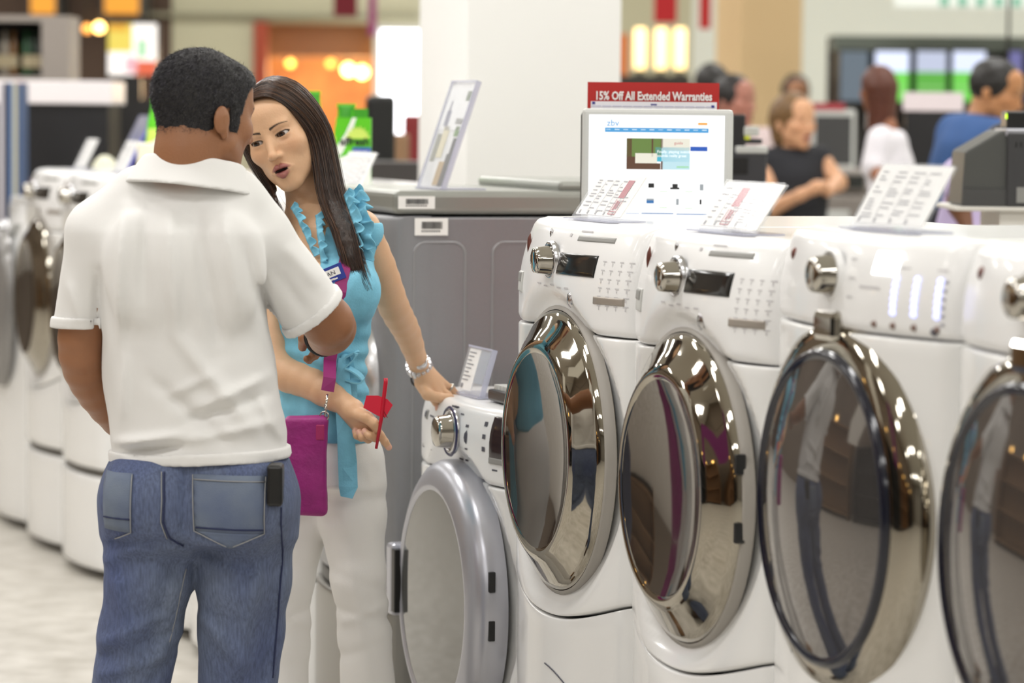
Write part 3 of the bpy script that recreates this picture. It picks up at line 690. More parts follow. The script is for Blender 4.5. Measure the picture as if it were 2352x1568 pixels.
# ---------------- one head for everyone, in head coordinates (x across, y up, z forward), metres
def head_fn(Q, female=True, eyes=True, mouth=.0035):
    X = Q.copy(); X[:, 0] = np.abs(X[:, 0])
    w = 1.0 if female else 1.06
    d = ell(X, (0, .030, -.018), (.072*w, .088, .094))
    d = smin(d, ell(X, (0, -.020, .028), (.060*w, .085, .060)), .03)
    jw = .046 if female else .053
    d = smin(d, rc(X, (jw, -.060, .012), (.012, -.100, .058), .020, .016), .028)
    d = smin(d, ell(X, (0, -.1045, .0635), (.017, .0135, .0135)), .018)           # chin
    d = smin(d, ell(X, (.040, -.026, .056), (.021, .018, .020)), .022)            # cheek
    d = smin(d, ell(X, (.022, .0195, .0725), (.024, .0085, .011)), .016)          # brow
    d = smin(d, ell(X, (0, .055, .050), (.052, .035, .034)), .03)                 # forehead
    if eyes:
        d = smax(d, -ell(X, (.031, -.001, .097), (.019, .0135, .0175)), .012)     # socket
        lid = ell(X, (.031, -.001, .0700), (.0155, .0138, .0140)); d = smin(d, lid, .005)
    d = smin(d, rc(X, (0, .012, .080), (0, -.036, .1005), .0062, .0088), .010)    # nose
    d = smin(d, ell(X, (0, -.0375, .1005), (.0085, .0078, .0085)), .006)
    d = smin(d, ell(X, (.0112, -.0405, .0895), (.0062, .0062, .0085)), .006)
    d = smax(d, -ell(X, (.0062, -.0475, .0965), (.0028, .0030, .0040)), .002)
    if mouth:
        d = smin(d, ell(X, (0, -.068, .064), (.028, .024, .0205)), .020)
        d = smin(d, rc(X, (.0240, -.0703, .0765), (.0055, -.0635, .0905), .0026, .0066), .004)
        d = smin(d, rc(X, (.0215, -.0722, .0765), (0, -.0812, .0890), .0028, .0084), .005)
        d = smax(d, -ell(X, (0, -.0712, .095), (.0170, mouth, .014)), .0015)
    # ears
    er = rc(X, (.0745*w, -.010, -.014), (.0725*w, -.044, -.006), .010, .0065); er = np.maximum(er, np.abs(X[:, 0]-.0765*w-.2*(-.01-X[:, 2]))-.0055)
    er2 = ell(X, (.0755*w, -.014, -.018), (.0075, .027, .017)); er2 = smax(er2, -ell(X, (.086*w, -.018, -.012), (.0075, .017, .009)), .004)
    d = smin(d, smin(er, er2, .006), .006)
    # nape and neck root
    d = smin(d, rc(X, (0, -.055, -.035), (0, -.15, -.045), .050 if female else .058, .047 if female else .060), .03)
    if eyes:
        u = (X[:, 0]-.031)/.0148; up = .0042*np.sqrt(np.clip(1-u*u, 0, 1))-.0006+.0012*u; dn = -.0042*np.sqrt(np.clip(1-u*u, 0, 1))-.0010+.0012*u
        slit = np.maximum(np.maximum(X[:, 1]-up, dn-X[:, 1]), np.abs(u)*.0148-.0148); slit = np.maximum(slit, .066-X[:, 2])
        d = np.maximum(d, -slit)
    return d
def head_col(V, skin, lip, brow, female=True):
    X = V.copy(); sx = X[:, 0].copy(); X[:, 0] = np.abs(X[:, 0]); c = np.tile(A3(skin), (len(V), 1))
    def mix(w, col):
        nonlocal c; w = np.clip(w, 0, 1)[:, None]; c = c*(1-w)+A3(col)[None]*w
    sk = A3(skin)
    mix(.35*np.exp(-(((X[:, 0]-.042)/.018)**2+((X[:, 1]+.03)/.02)**2))*(X[:, 2] > .03), sk*A3((1.02, .80, .74)))      # cheek flush
    mix(.3*np.exp(-((X[:, 0]/.012)**2+((X[:, 1]+.038)/.012)**2))*(X[:, 2] > .08), sk*A3((1.0, .80, .74)))
    l = np.minimum(rc(X, (.0240, -.0703, .0765), (.0055, -.0635, .0905), .0026, .0066), rc(X, (.0215, -.0722, .0765), (0, -.0812, .0890), .0028, .0084))
    mix((.0012-l)/.0014*(X[:, 2] > .066), lip)
    mix((.0006-np.maximum(np.abs(X[:, 1]+.0712)-.0026, X[:, 0]-.0155))/.0008*(X[:, 2] > .05)*(X[:, 2] < .0885), (.02, .006, .006))
    # brows
    t = np.clip((X[:, 0]-.012)/.037, 0, 1); cy = .0168+.0062*np.sin(t*2.3)-.002*t; hw = (.0030-.0020*t)*(1 if female else 1.5)
    mix((hw-np.abs(X[:, 1]-cy)+.0006)/.0014*((X[:, 0] > .011) & (X[:, 0] < .0495) & (X[:, 2] > .03))*.9, brow)
    # lash line and lid crease
    u = np.clip((X[:, 0]-.031)/.0155, -1, 1); up = .0042*np.sqrt(1-u*u)-.0004+.0012*u; dn = -.0042*np.sqrt(1-u*u)-.0012+.0012*u
    ins = (np.abs(X[:, 0]-.031) < .0165) & (X[:, 2] > .058)
    mix((.0018-np.abs(X[:, 1]-up-.0006))/.0010*ins, (.03, .018, .014)); mix((.0010-np.abs(X[:, 1]-dn))/.0012*ins*.65, (.10, .05, .04))
    mix(.35*np.exp(-((X[:, 1]-.0085)/.0035)**2)*(np.abs(X[:, 0]-.031) < .017)*(X[:, 2] > .055), sk*A3((.55, .45, .42)))
    mix(.30*np.exp(-((X[:, 1]+.0125)/.005)**2-((X[:, 0]-.029)/.013)**2)*(X[:, 2] > .055), sk*A3((.62, .50, .48)))
    return c
def eye_pair(parent, fr, gaze=(0, 0, 1), iris=(.05, .022, .010)):
    g = np.array(gaze, float); g /= np.linalg.norm(g)
    for s in (-1, 1):
        V = []; Fc = []; nu, nv = 24, 16
        for i in range(nv+1):
            for j in range(nu): a = math.pi*i/nv; b = 2*math.pi*j/nu; V.append((math.sin(a)*math.cos(b), math.sin(a)*math.sin(b), math.cos(a)))
        for i in range(nv):
            for j in range(nu): Fc.append((i*nu+j, (i+1)*nu+j, (i+1)*nu+(j+1) % nu, i*nu+(j+1) % nu))
        V = np.array(V); z = np.array((0, 0, 1.)); ax = np.cross(z, g); 
        Rg = np.array(Matrix.Rotation(math.acos(max(-1, min(1, g[2]))), 3, Vector(ax) if np.linalg.norm(ax) > 1e-6 else Vector((1, 0, 0))))
        ang = np.arccos(np.clip(V[:, 2], -1, 1)); col = np.tile(np.array((.55, .51, .48)), (len(V), 1)); col[ang < .60] = iris; col[ang < .24] = (.004, .003, .003)
        W = (V@Rg.T)*.0124+np.array((s*.031, -.001, .0702)); W = (W*fr[2])@fr[1].T+fr[0]
        mobj('eye', W, Fc, colmat('eye_colour', .12), parent, True, col)
def hand_fn(P, wrist, knuck, fingers, thumb, palm_r=(.021, .017), k=.010, side=None):
    """wrist point, list of 4 knuckle points, four finger poly-lines from the knuckle, thumb poly-line"""
    w = Vector(wrist); d = None
    for kn in knuck:
        e = rc(P, w.lerp(Vector(kn), .15), kn, palm_r[0], .0105 if palm_r[1] is None else palm_r[1]*.62); d = e if d is None else smin(d, e, .012)
    for kn, fg in zip(knuck, fingers):
        pts = [kn]+list(fg); n = len(pts); rr = [.0098-.0026*i/(n-1) for i in range(n)]
        d = smin(d, chain(P, pts, rr, .003), .004)
    n = len(thumb); d = smin(d, chain(P, thumb, [.0145-.005*i/(n-1) for i in range(n)], .004), .006)
    return d
# ---------------------------------------------------------------- the man in the white polo shirt, seen from behind
MY = 6.33
MR = Vector((at(445, 1000, MY).x, MY, 0))
def m(px, py, dy=0.0): return at(px, py, MY+dy)-MR
man = empty('person', 'man in white polo shirt and blue jeans seen from behind', 'person', MR)
SKM = srgb('98694a')
SKINM = colmat('skin_colour', .42, sss=.12, bump=.08, bscale=260)
yawm = math.radians(-14)
# head frame
fwd = Vector((math.sin(math.radians(52)), math.cos(math.radians(52)), -.34)); HM = make_frame(m(475, 264, -.01), (.06, .10, 1), fwd, .97)
mz_ = lambda py: m(440, py).z; mx_ = lambda px: m(px, 800).x
def loftrow(py, x0, x1, cy, ry, f=m): a = f(x0, py); b = f(x1, py); return ((a.z+b.z)/2, (a.x+b.x)/2, cy, (b.x-a.x)/2, ry)
torso_rows = [loftrow(1085, 262, 664, .02, .135), loftrow(1000, 252, 652, .02, .135), loftrow(900, 236, 640, .02, .135), loftrow(800, 226, 626, .02, .135), loftrow(700, 220, 614, .015, .135), loftrow(600, 208, 606, .01, .13), loftrow(530, 210, 612, .0, .115), loftrow(470, 252, 580, .0, .085), loftrow(420, 300, 560, .01, .068)]
SL, SRt = m(232, 536, .0), m(582, 548, .02)            # shoulders
EL, HL = m(186, 815, .03), m(285, 985, .20)          # left elbow, left hand (in front of him)
ER, HR = m(752, 738, .10), m(742, 780, .33)          # right elbow, right hand
def man_arms(P):
    d = limb(P, [SL, m(200, 690, .015), EL, m(222, 905, .10), HL], [.054, .048, .042, .036, .028])
    return np.minimum(d, limb(P, [SRt, m(664, 642, .05), ER, m(755, 765, .22), HR], [.050, .046, .050, .043, .030]))
def polo_core(P):
    d = loft(P, torso_rows, yawm, 2.3)
    d = smin(d, rc(P, m(330, 452, .0), SL, .060, .062), .05); d = smin(d, rc(P, m(500, 452, .0), SRt, .060, .066), .05)
    d = smin(d, ell(P, m(450, 462, .0), (.125, .088, .062)), .04)
    # shoulder blades
    for px, py in ((335, 610), (520, 620)): d = smin(d, ell(P, m(px, py, -.10), (.075, .035, .095)), .05)
    cl = m(194, 752, .02); cr = m(722, 722, .075)
    sl = chain(P, [SL, cl], [.063, .060], .02); sl = np.maximum(sl, -(P[:, 2]-cl.z)-.0)
    nr = A3((cr-SRt).normalized()); sr_ = chain(P, [SRt, cr+(cr-SRt)*.2], [.068, .064], .02); sr_ = np.maximum(sr_, (P-A3(cr))@nr)
    d = smin(d, sl, .022); d = smin(d, sr_, .03)
    # folds: (px0, py0, px1, py1, amplitude, width)
    f = 0
    for x0, y0, x1, y1, a, w in ((300, 470, 285, 800, .006, .016), (352, 480, 345, 700, -.006, .018), (405, 470, 420, 760, .006, .02), (460, 480, 520, 800, -.007, .022), (530, 480, 560, 700, .006, .018), (575, 560, 640, 800, -.007, .014),
        (232, 620, 222, 850, -.008, .012), (420, 760, 600, 980, .007, .022), (360, 860, 540, 1010, -.006, .02), (300, 800, 290, 960, .005, .018), (270, 1010, 430, 985, .009, .012), (300, 1032, 440, 1010, -.010, .012), (430, 960, 620, 900, -.006, .014), (450, 930, 620, 860, .006, .014), (420, 1000, 640, 960, .005, .015), (600, 900, 655, 1010, .005, .014), (655, 560, 735, 660, .005, .02), (640, 620, 700, 720, -.005, .016), (160, 640, 200, 740, .004, .016), (395, 900, 500, 850, .005, .013)):
        a0, b0 = m(x0, y0), m(x1, y1); q, t = seg2(P, (a0.x, a0.z), (b0.x, b0.z)); f = f+2.1*a*np.exp(-(q/(w*.72))**2)*np.sin(np.clip(t, .02, .98)*math.pi)**.5*(P[:, 1] < .08)
    d = d-f-.0014*vnoise(P, 26)-.0008*vnoise(P, 70, 8, 10)
    return d
def hem_z(P): return m(440, 1057).z+.006*np.sin(P[:, 0]*9)+.02*np.clip(P[:, 0]-.14, 0, 1)
def polo(P): return smax(polo_core(P), hem_z(P)-P[:, 2], .004)
sdf_obj('polo_shirt', polo, (-.36, -.24, .88), (.36, .26, 1.52), .0058, mat('white_pique', 'e8e7e5', .85, bump=.12, bscale=900), man)
# hem band and cuffs read as raised rims
def hem_fn(P): return np.maximum(np.maximum(np.abs(polo_core(P)-.002)-.005, hem_z(P)-P[:, 2]), P[:, 2]-hem_z(P)-.023)
def cuff_fn(P):
    cl = m(194, 752, .02); cr = m(722, 722, .075); nr = A3((cr-SRt).normalized()); q = (P-A3(cr))@nr; b = np.abs(polo_core(P)-.0015)-.0045
    k1 = np.maximum(b, np.abs(P[:, 2]-cl.z-.011)-.011); k1 = np.maximum(k1, P[:, 0]-m(236, 750).x); k2 = np.maximum(b, np.abs(q+.010)-.010); k2 = np.maximum(k2, -P[:, 0]+m(640, 700).x); return k1, k2
for k_ in (0, 1): sdf_obj('sleeve_cuff', lambda P: cuff_fn(P)[k_], (-.36, -.24, 1.12) if k_ == 0 else (.05, -.24, 1.12), (-.05, .26, 1.35) if k_ == 0 else (.36, .26, 1.35), .0045, mat('white_pique', 'e8e7e5'), man)
sdf_obj('shirt_hem', hem_fn, (-.3, -.2, .88), (.3, .2, 1.0), .005, mat('white_pique', 'e8e7e5'), man)
# collar: folded band around the neck
def collar(P):
    c = A3(m(442, 402, -.010)); ax = A3(Vector((.10, .12, 1)).normalized()); Q = P-c; hgt = Q@ax; R = Q-hgt[:, None]*ax
    rad = np.sqrt((R[:, 0]/1.04)**2+(R[:, 1]/.94)**2)
    d = np.abs(rad-.084-np.clip(.030-hgt, 0, .1)*.55)-.0060
    return smax(smax(d, hgt-.030, .008), -hgt-.030, .004)-.0008*vnoise(P, 40)
sdf_obj('collar', collar, (-.2, -.18, 1.38), (.2, .18, 1.56), .004, mat('white_pique', 'e8e7e5'), man)
LT, RT = [m(348, 1150, .01), m(342, 1320, .01), m(322, 1450, .03), m(280, 1700, .05), m(262, 2150, .05)], [m(562, 1150, .03), m(560, 1330, .03), m(554, 1450, .05), m(538, 1700, .07), m(530, 2150, .07)]
# skin: head and neck, arms, hands, hidden trunk and legs joined to one body mesh
ST = []
HRk = [HR+Vector(v) for v in ((.018, .050, .012), (.006, .055, .002), (-.006, .055, -.008), (-.018, .048, -.016))]
def fist(kn, dirs): return [[k+Vector(dirs[0])*.030, k+Vector(dirs[0])*.020+Vector(dirs[1])*.026, k+Vector(dirs[1])*.034-Vector(dirs[0])*.006] for k in kn]
HLk = [HL+Vector(v) for v in ((.02, .07, -.02), (.012, .075, -.03), (.0, .075, -.038), (-.012, .07, -.042))]
def man_fore(P):
    d = man_arms(P)
    d = smin(d, hand_fn(P, HR, HRk, fist(HRk, ((0, .9, -.4), (-.5, -.3, -.8))), [HR+Vector((-.015, .01, .01)), HR+Vector((-.04, .04, .0)), HR+Vector((-.045, .07, -.02))]), .012)
    return smin(d, hand_fn(P, HL, HLk, fist(HLk, ((.2, .7, -.6), (.1, -.6, -.6))), [HL+Vector((.015, .01, .0)), HL+Vector((.045, .045, -.01)), HL+Vector((.05, .075, -.03))]), .012)
def man_head(P):
    d = head_fn(to_local(P, HM), False, False, .0)
    return np.maximum(smin(d, rc(P, to_world((0, -.07, -.035), HM), m(462, 440, .035), .060, .060), .025), m(450, 418).z-P[:, 2])
def man_trunk(P):
    return np.minimum(loft(P, [(r[0], r[1], r[2], r[3]-.03, r[4]-.03) for r in torso_rows], yawm), np.minimum(chain(P, LT, [.07, .055, .05, .045, .04]), chain(P, RT, [.07, .055, .05, .045, .04])))
def merge(name, parts, mt, parent):
    V = []; Q = []; Cc = []; n = 0
    for (fn, lo, hi, h, cf) in parts:
        v, q = sdf_mesh(fn, lo, hi, h); V.append(v); Q.append(q+n); n += len(v); Cc.append(cf(v))
    return mobj(name, np.concatenate(V), np.concatenate(Q), mt, parent, True, np.concatenate(Cc))
def mcol(v): 
    c = np.tile(A3(SKM), (len(v), 1)); return c*(1+.06*vnoise(v, 30)[:, None])
def mhcol(v): return head_col(to_local(v, HM), SKM, srgb('8a5548'), srgb('1c1714'), False)
hc = HM[0]
mbody = merge('body', [(man_head, (hc[0]-.15, hc[1]-.15, hc[2]-.22), (hc[0]+.16, hc[1]+.16, hc[2]+.15), .0026, mhcol), (man_fore, (-.36, -.2, .85), (.4, .55, 1.5), .0042, mcol), (man_trunk, (-.3, -.2, .02), (.3, .25, 1.45), .011, mcol)], SKINM, man)
# short hair: cap cut by a hairline, then thousands of short strands
def hairline(Q):
    """positive inside the haired region"""
    x = np.abs(Q[:, 0]); y = Q[:, 1]; z = Q[:, 2]
    low = np.interp(z, [-.12, -.085, -.05, -.028, -.020, .002, .010, .028, .040, .055, .09], [-.100, -.100, -.090, -.066, .008, .012, -.044, -.044, .030, .058, .074])
    low = np.where(x < .035, np.interp(z, [-.12, -.05, .0, .04, .07, .12], [-.100, -.098, -.08, .07, .078, .084]), low)
    return y-low
def man_hair(P):
    Q = to_local(P, HM); X = Q.copy(); X[:, 0] = np.abs(X[:, 0])
    d = ell(X, (0, .030, -.018), (.0763, .088, .094)); d = smin(d, ell(X, (0, .055, .050), (.055, .035, .034)), .03); d = smin(d, ell(X, (0, -.02, .028), (.064, .085, .060)), .03)
    d = smin(d, rc(X, (0, -.055, -.035), (0, -.15, -.045), .058, .060), .03)
    th = .003+.007*np.clip((Q[:, 1]-.0)/.09, 0, 1)
    return smax(d-th-.0010*vnoise(P, 120)-.0007*vnoise(P, 420, 8, 12), np.maximum(-hairline(Q)-.001*vnoise(P, 300), m(450, 330).z-P[:, 2]), .004)
HAIRM = mat('short_dark_hair', '1b191b', .6, noise=.5, nscale=160, col2='2b2927', bump=.4, bscale=420)
hv, hq = sdf_mesh(man_hair, (hc[0]-.14, hc[1]-.14, hc[2]-.14), (hc[0]+.16, hc[1]+.16, hc[2]+.16), .0026)
hair = mobj('hair', hv, hq, HAIRM, man)
def strands_short(name, V, Q, fr, n, L, mt, parent, seed=1, grow=(0, -.6, -.5)):
    rng = np.random.RandomState(seed); ce = V[Q].mean(1); e1 = V[Q[:, 1]]-V[Q[:, 0]]; e2 = V[Q[:, 3]]-V[Q[:, 0]]; nn = np.cross(e1, e2); nn /= np.linalg.norm(nn, axis=1, keepdims=True)+1e-9
    Lc = to_local(ce.astype(f32), fr); out = ce-(fr[0]+fr[1]@np.array((0, .02, -.01), f32)); nn *= np.sign((nn*out).sum(1))[:, None]
    i = rng.choice(len(ce), n); p = ce[i]; N_ = nn[i]; g = fr[1]@np.array(grow, f32)
    d = N_*.30+g[None]*.7+rng.randn(n, 3)*.24; d /= np.linalg.norm(d, axis=1, keepdims=True); s = np.cross(d, rng.randn(n, 3)); s /= np.linalg.norm(s, axis=1, keepdims=True)
    ln = (L*rng.uniform(.5, 1.2, n)*(1+1.0*np.clip(Lc[i, 1]/.1, 0, 1)))[:, None]; w = .00032
    V2 = np.concatenate([p-s*w, p+s*w, p+d*ln+g*ln*.25], 0); Fc = np.stack([np.arange(n), np.arange(n)+n, np.arange(n)+2*n], 1)
    return tag(mobj(name, V2, Fc, mt, parent, False), kind='stuff')
strands_short('hair_strands', hv, hq, HM, 42000, .0050, mat('hair_strand', '1f1d22', .4, noise=.5, nscale=60, col2='45424a'), man)
# jeans
def jeans(P):
    rows = [loftrow(1260, 255, 668, .02, .13), loftrow(1180, 248, 668, .02, .135), loftrow(1100, 258, 662, .02, .13), loftrow(1040, 266, 655, .02, .125)]
    d = loft(P, rows, yawm, 2.4); d = np.where(P[:, 2] < m(440, 1235).z, 1.0*(m(440, 1235).z-P[:, 2])+d.clip(0)+.0, d)
    L = chain(P, LT, [.100, .082, .077, .074, .092], .02); R_ = chain(P, RT, [.100, .088, .080, .074, .092], .02)
    d = smin(d, smin(L, R_, .012), .04); d = smin(d, ell(P, m(448, 1212, .02), (.07, .10, .055)), .03)
    for px, py in ((350, 1150), (552, 1155)): d = smin(d, ell(P, m(px, py, -.065), (.095, .075, .085)), .04)
    f = 0
    for x0, y0, x1, y1, a, w in ((440, 1080, 435, 1200, -.004, .012), (270, 1235, 440, 1228, -.005, .012), (480, 1265, 610, 1300, -.004, .016), (250, 1280, 330, 1240, .004, .014), (240, 1470, 370, 1410, .005, .014), (235, 1505, 390, 1450, -.004, .012), (235, 1545, 380, 1500, .005, .014), (600, 1300, 545, 1540, .007, .016), (640, 1300, 600, 1560, -.006, .016), (470, 1420, 560, 1520, .005, .016), (280, 1330, 300, 1480, .006, .018), (400, 1300, 340, 1500, -.005, .02), (460, 1260, 640, 1235, -.004, .012), (350, 1560, 410, 1480, -.003, .012)):
        a0, b0 = m(x0, y0), m(x1, y1); q, t = seg2(P, (a0.x, a0.z), (b0.x, b0.z)); f = f+1.9*a*np.exp(-(q/(w*.8))**2)
    d = d-f*(P[:, 1] < .1)-.002*vnoise(P, 22)-.0008*vnoise(P, 60, 8, 12)
    d = smax(d, P[:, 2]-m(440, 1046).z, .006); return np.maximum(d, .03-P[:, 2])
def denim():
    mt = mat('blue_denim', '6f7a8e', .85, bump=.3, bscale=500, noise=.4, nscale=5, col2='4a5680', stretch=(1, 1, .45)); nt = mt.node_tree
    if 'weave' in nt.nodes: return mt
    n = nt.nodes.new('ShaderNodeTexNoise'); n.name = 'weave'; n.inputs['Scale'].default_value = 160; n.inputs['Detail'].default_value = 3
    tc = nt.nodes.new('ShaderNodeTexCoord'); mp = nt.nodes.new('ShaderNodeMapping'); mp.inputs['Scale'].default_value = (1.6, 1.6, .25); nt.links.new(tc.outputs['Object'], mp.inputs[0]); nt.links.new(mp.outputs[0], n.inputs[0])
    rp = nt.nodes.new('ShaderNodeMapRange'); rp.inputs[1].default_value = .3; rp.inputs[2].default_value = .7; rp.inputs[3].default_value = .72; rp.inputs[4].default_value = 1.2; nt.links.new(n.outputs[0], rp.inputs[0])
    b = nt.nodes['Principled BSDF']; src = b.inputs['Base Color'].links[0].from_socket
    vm = nt.nodes.new('ShaderNodeVectorMath'); vm.operation = 'SCALE'; nt.links.new(src, vm.inputs[0]); nt.links.new(rp.outputs[0], vm.inputs['Scale']); nt.links.new(vm.outputs[0], b.inputs['Base Color']); return mt
jn = sdf_obj('jeans', jeans, (-.40, -.2, .0), (.40, .25, 1.0), .0068, denim(), man)
# pockets, seams, phone case drawn onto the jeans surface by ray projection
def on_surface(fn, px, py, f, start=-.35, end=.1, off=.0):
    """first hit of the garment along +y at a picture point given in the person's own frame"""
    p = f(px, py); ys = np.linspace(start, end, 220, dtype=f32); Pp = np.stack([np.full_like(ys, p.x), ys, np.full_like(ys, p.z)], 1); d = fn(Pp); i = int(np.argmax(d < 0))
    return Vector((p.x, float(ys[i])-off, p.z))
def patch(name, fn, f, poly, m_, parent, off, n=10, th=.003):
    """cloth patch: quad grid between left and right borders following the surface"""
    (x0, y0), (x1, y1), (x2, y2), (x3, y3) = poly; V = []; Fc = []
    for i in range(n+1):
        v = i/n
        for j in range(n+1):
            u = j/n; px = (x0*(1-u)+x1*u)*(1-v)+(x3*(1-u)+x2*u)*v; py = (y0*(1-u)+y1*u)*(1-v)+(y3*(1-u)+y2*u)*v; V.append(on_surface(fn, px, py, f, off=off))
    for i in range(n):
        for j in range(n): q = i*(n+1)+j; Fc.append((q, q+n+1, q+n+2, q+1))
    o = mobj(name, V, Fc, m_, parent); md = o.modifiers.new('thickness', 'SOLIDIFY'); md.thickness = th; md.offset = 0
    return o
POCK = mat('pocket_denim', '76818f', .85, bump=.25, bscale=500, noise=.35, nscale=9, col2='5c6884')
STIT = mat('stitch_thread', '8f9092', .8); SEAM = mat('dark_seam', '2a3152', .9)
pk = patch('back_pocket', jeans, m, ((455, 1073), (622, 1078), (618, 1208), (462, 1200)), POCK, jn, .003)
patch('pocket_point', jeans, m, ((462, 1200), (618, 1208), (545, 1240), (535, 1240)), POCK, pk, .003)
patch('back_pocket', jeans, m, ((252, 1072), (322, 1072), (318, 1205), (252, 1200)), POCK, jn, .003)
def seam(name, pts, r, m_, off=.004):
    P = []
    for (a, b), (c, d) in zip(pts[:-1], pts[1:]):
        for k in range(8): P.append(on_surface(jeans, a+(c-a)*k/8, b+(d-b)*k/8, m, off=off))
    P.append(on_surface(jeans, *pts[-1], m, off=off)); return tube(name, P, r, m_, jn, 5)
seam('pocket_stitch', [(456, 1074), (460, 1200), (540, 1240), (618, 1208), (621, 1080)], .0013, STIT, .006); seam('pocket_stitch', [(456, 1084), (620, 1090)], .0013, STIT, .006); seam('pocket_seam', [(464, 1192), (616, 1199)], .0018, SEAM, .005)
seam('pocket_stitch', [(320, 1074), (317, 1205), (275, 1225)], .0013, STIT, .006); seam('pocket_seam', [(252, 1172), (316, 1174)], .0018, SEAM, .005)
seam('seat_seam', [(392, 1068), (395, 1130), (392, 1180), (405, 1220), (432, 1240)], .0018, SEAM, .003); seam('seat_stitch', [(386, 1068), (389, 1130), (386, 1180), (398, 1220)], .0012, STIT, .003)
seam('side_seam', [(655, 1150), (652, 1260), (640, 1400), (625, 1560)], .0018, SEAM, .002); seam('inseam', [(432, 1300), (412, 1390), (392, 1470)], .0012, STIT, .001)
pp = on_surface(jeans, 640, 1100, m); box('phone_case', (pp.x-.013, pp.y-.030, pp.z-.037), (pp.x+.016, pp.y+.035, pp.z+.040), BLACK, man, bev=.006)
for s, T in ((-1, LT), (1, RT)):
    e = T[-1]; sdf_obj('shoe', lambda P, e=e: np.maximum(smin(rc(P, (e.x, e.y+.02, .05), (e.x+.02*s, e.y+.19, .035), .048, .040), rc(P, (e.x, e.y-.02, .06), (e.x, e.y, .10), .045, .05), .03), .0-P[:, 2]), (e.x-.12, e.y-.12, -.01), (e.x+.14, e.y+.28, .16), .008, mat('brown_shoe', '4a3426', .4), man)
# ring on the hand
def torus(name, c, ax, R, r, mt, parent, seg=20):
    a = Vector(ax).normalized(); u = a.orthogonal().normalized(); v = a.cross(u); c = Vector(c)
    pts = [c+(u*math.cos(t)+v*math.sin(t))*R for t in np.linspace(0, 2*math.pi, seg+1)]; return tube(name, pts, r, mt, parent, 6, close=False)
torus('wristwatch_band', ER.lerp(HR, .86), HR-ER, .034, .006, BLACK, man, 28)
# ---------------------------------------------------------------- the woman in the blue top
WY = 7.15
WR = Vector((at(760, 1000, WY).x, WY, 0))
def w(px, py, dy=0.0): return at(px, py, WY+dy)-WR
wom = empty('person', 'woman with long brown hair in a turquoise top and white trousers, pointing down', 'person', WR)
SKW = srgb('d8ae8a')
def squash(Q):
    """lower crown for this head"""
    Q = Q.copy(); k = .92+.08*np.clip(Q[:, 2]/.045, 0, 1); Q[:, 0] = Q[:, 0]/k; Q[:, 2] = np.where(Q[:, 2] < 0, Q[:, 2]/.90, Q[:, 2]); Q[:, 1] = np.where(Q[:, 1] > .02, .02+(Q[:, 1]-.02)/.87, Q[:, 1]); return Q
HW_ = make_frame(w(648, 305, .0), (-math.sin(math.radians(23)), -.03, math.cos(math.radians(23))), (-math.sin(math.radians(18)), -math.cos(math.radians(18)), -.05))
yaww = math.radians(38)
wrow = lambda py, x0, x1, cy, ry: loftrow(py, x0, x1, cy, ry, w)
w_rows = [wrow(1040, 655, 862, .0, .115), wrow(1000, 655, 848, .0, .11), wrow(930, 655, 834, .0, .10), wrow(850, 655, 826, .0, .092), wrow(790, 655, 832, .0, .095), wrow(720, 650, 842, -.01, .105), wrow(650, 650, 850, -.015, .11), wrow(580, 655, 846, .0, .095), wrow(520, 662, 840, .01, .075), wrow(490, 685, 810, .01, .055), wrow(470, 690, 770, .01, .045)]
WSL, WSR = w(828, 528, -.02), w(668, 545, .06)
WEL, WHL = w(905, 705, .16), w(963, 842, .36)         # left arm to the dryer
WER, WHR = w(628, 815, -.02), w(806, 938, -.14)       # right forearm
WL = [w(705, 1060, .03), w(694, 1180, .03), w(668, 1330, .03), w(656, 1480, .05), w(648, 1700, .05), w(642, 1995, .05)]
WRt = [w(792, 1060, -.01), w(808, 1180, -.02), w(822, 1320, -.03), w(838, 1460, .0), w(852, 1700, .0), w(858, 1995, .0)]
def w_arms(P):
    d = limb(P, [WSL, w(870, 610, .06), WEL, w(936, 765, .26), WHL], [.041, .036, .0335, .0295, .0205])
    return np.minimum(d, limb(P, [WSR, WER, w(720, 882, -.08), WHR], [.042, .038, .035, .0205]))
def w_bust(P):
    d = loft(P, w_rows, yaww, 2.1)
    d = smin(d, ell(P, w(790, 668, -.095), (.068, .060, .064)), .04); return smin(d, ell(P, w(695, 672, -.075), (.066, .058, .064)), .04)
def w_torso(P):
    d = w_bust(P); d = smin(d, rc(P, w(735, 500, .01), WSL, .040, .044), .03); return smin(d, rc(P, w(700, 505, .02), WSR, .040, .044), .03)
# the right hand points down with its index finger and holds a red pen
k_i, k_m, k_r, k_p = w(862, 984, -.165), w(850, 992, -.150), w(836, 996, -.135), w(822, 994, -.12)
RF = [[w(874, 1000, -.172), w(884, 1014, -.170), w(893, 1027, -.166)], [w(862, 1005, -.175), w(848, 1000, -.185), w(838, 990, -.178)], [w(846, 1008, -.162), w(832, 1003, -.172), w(826, 992, -.166)], [w(830, 1004, -.145), w(820, 1000, -.155), w(816, 990, -.15)]]
RTH = [w(815, 950, -.155), w(842, 958, -.18), w(858, 972, -.185), w(866, 984, -.182)]
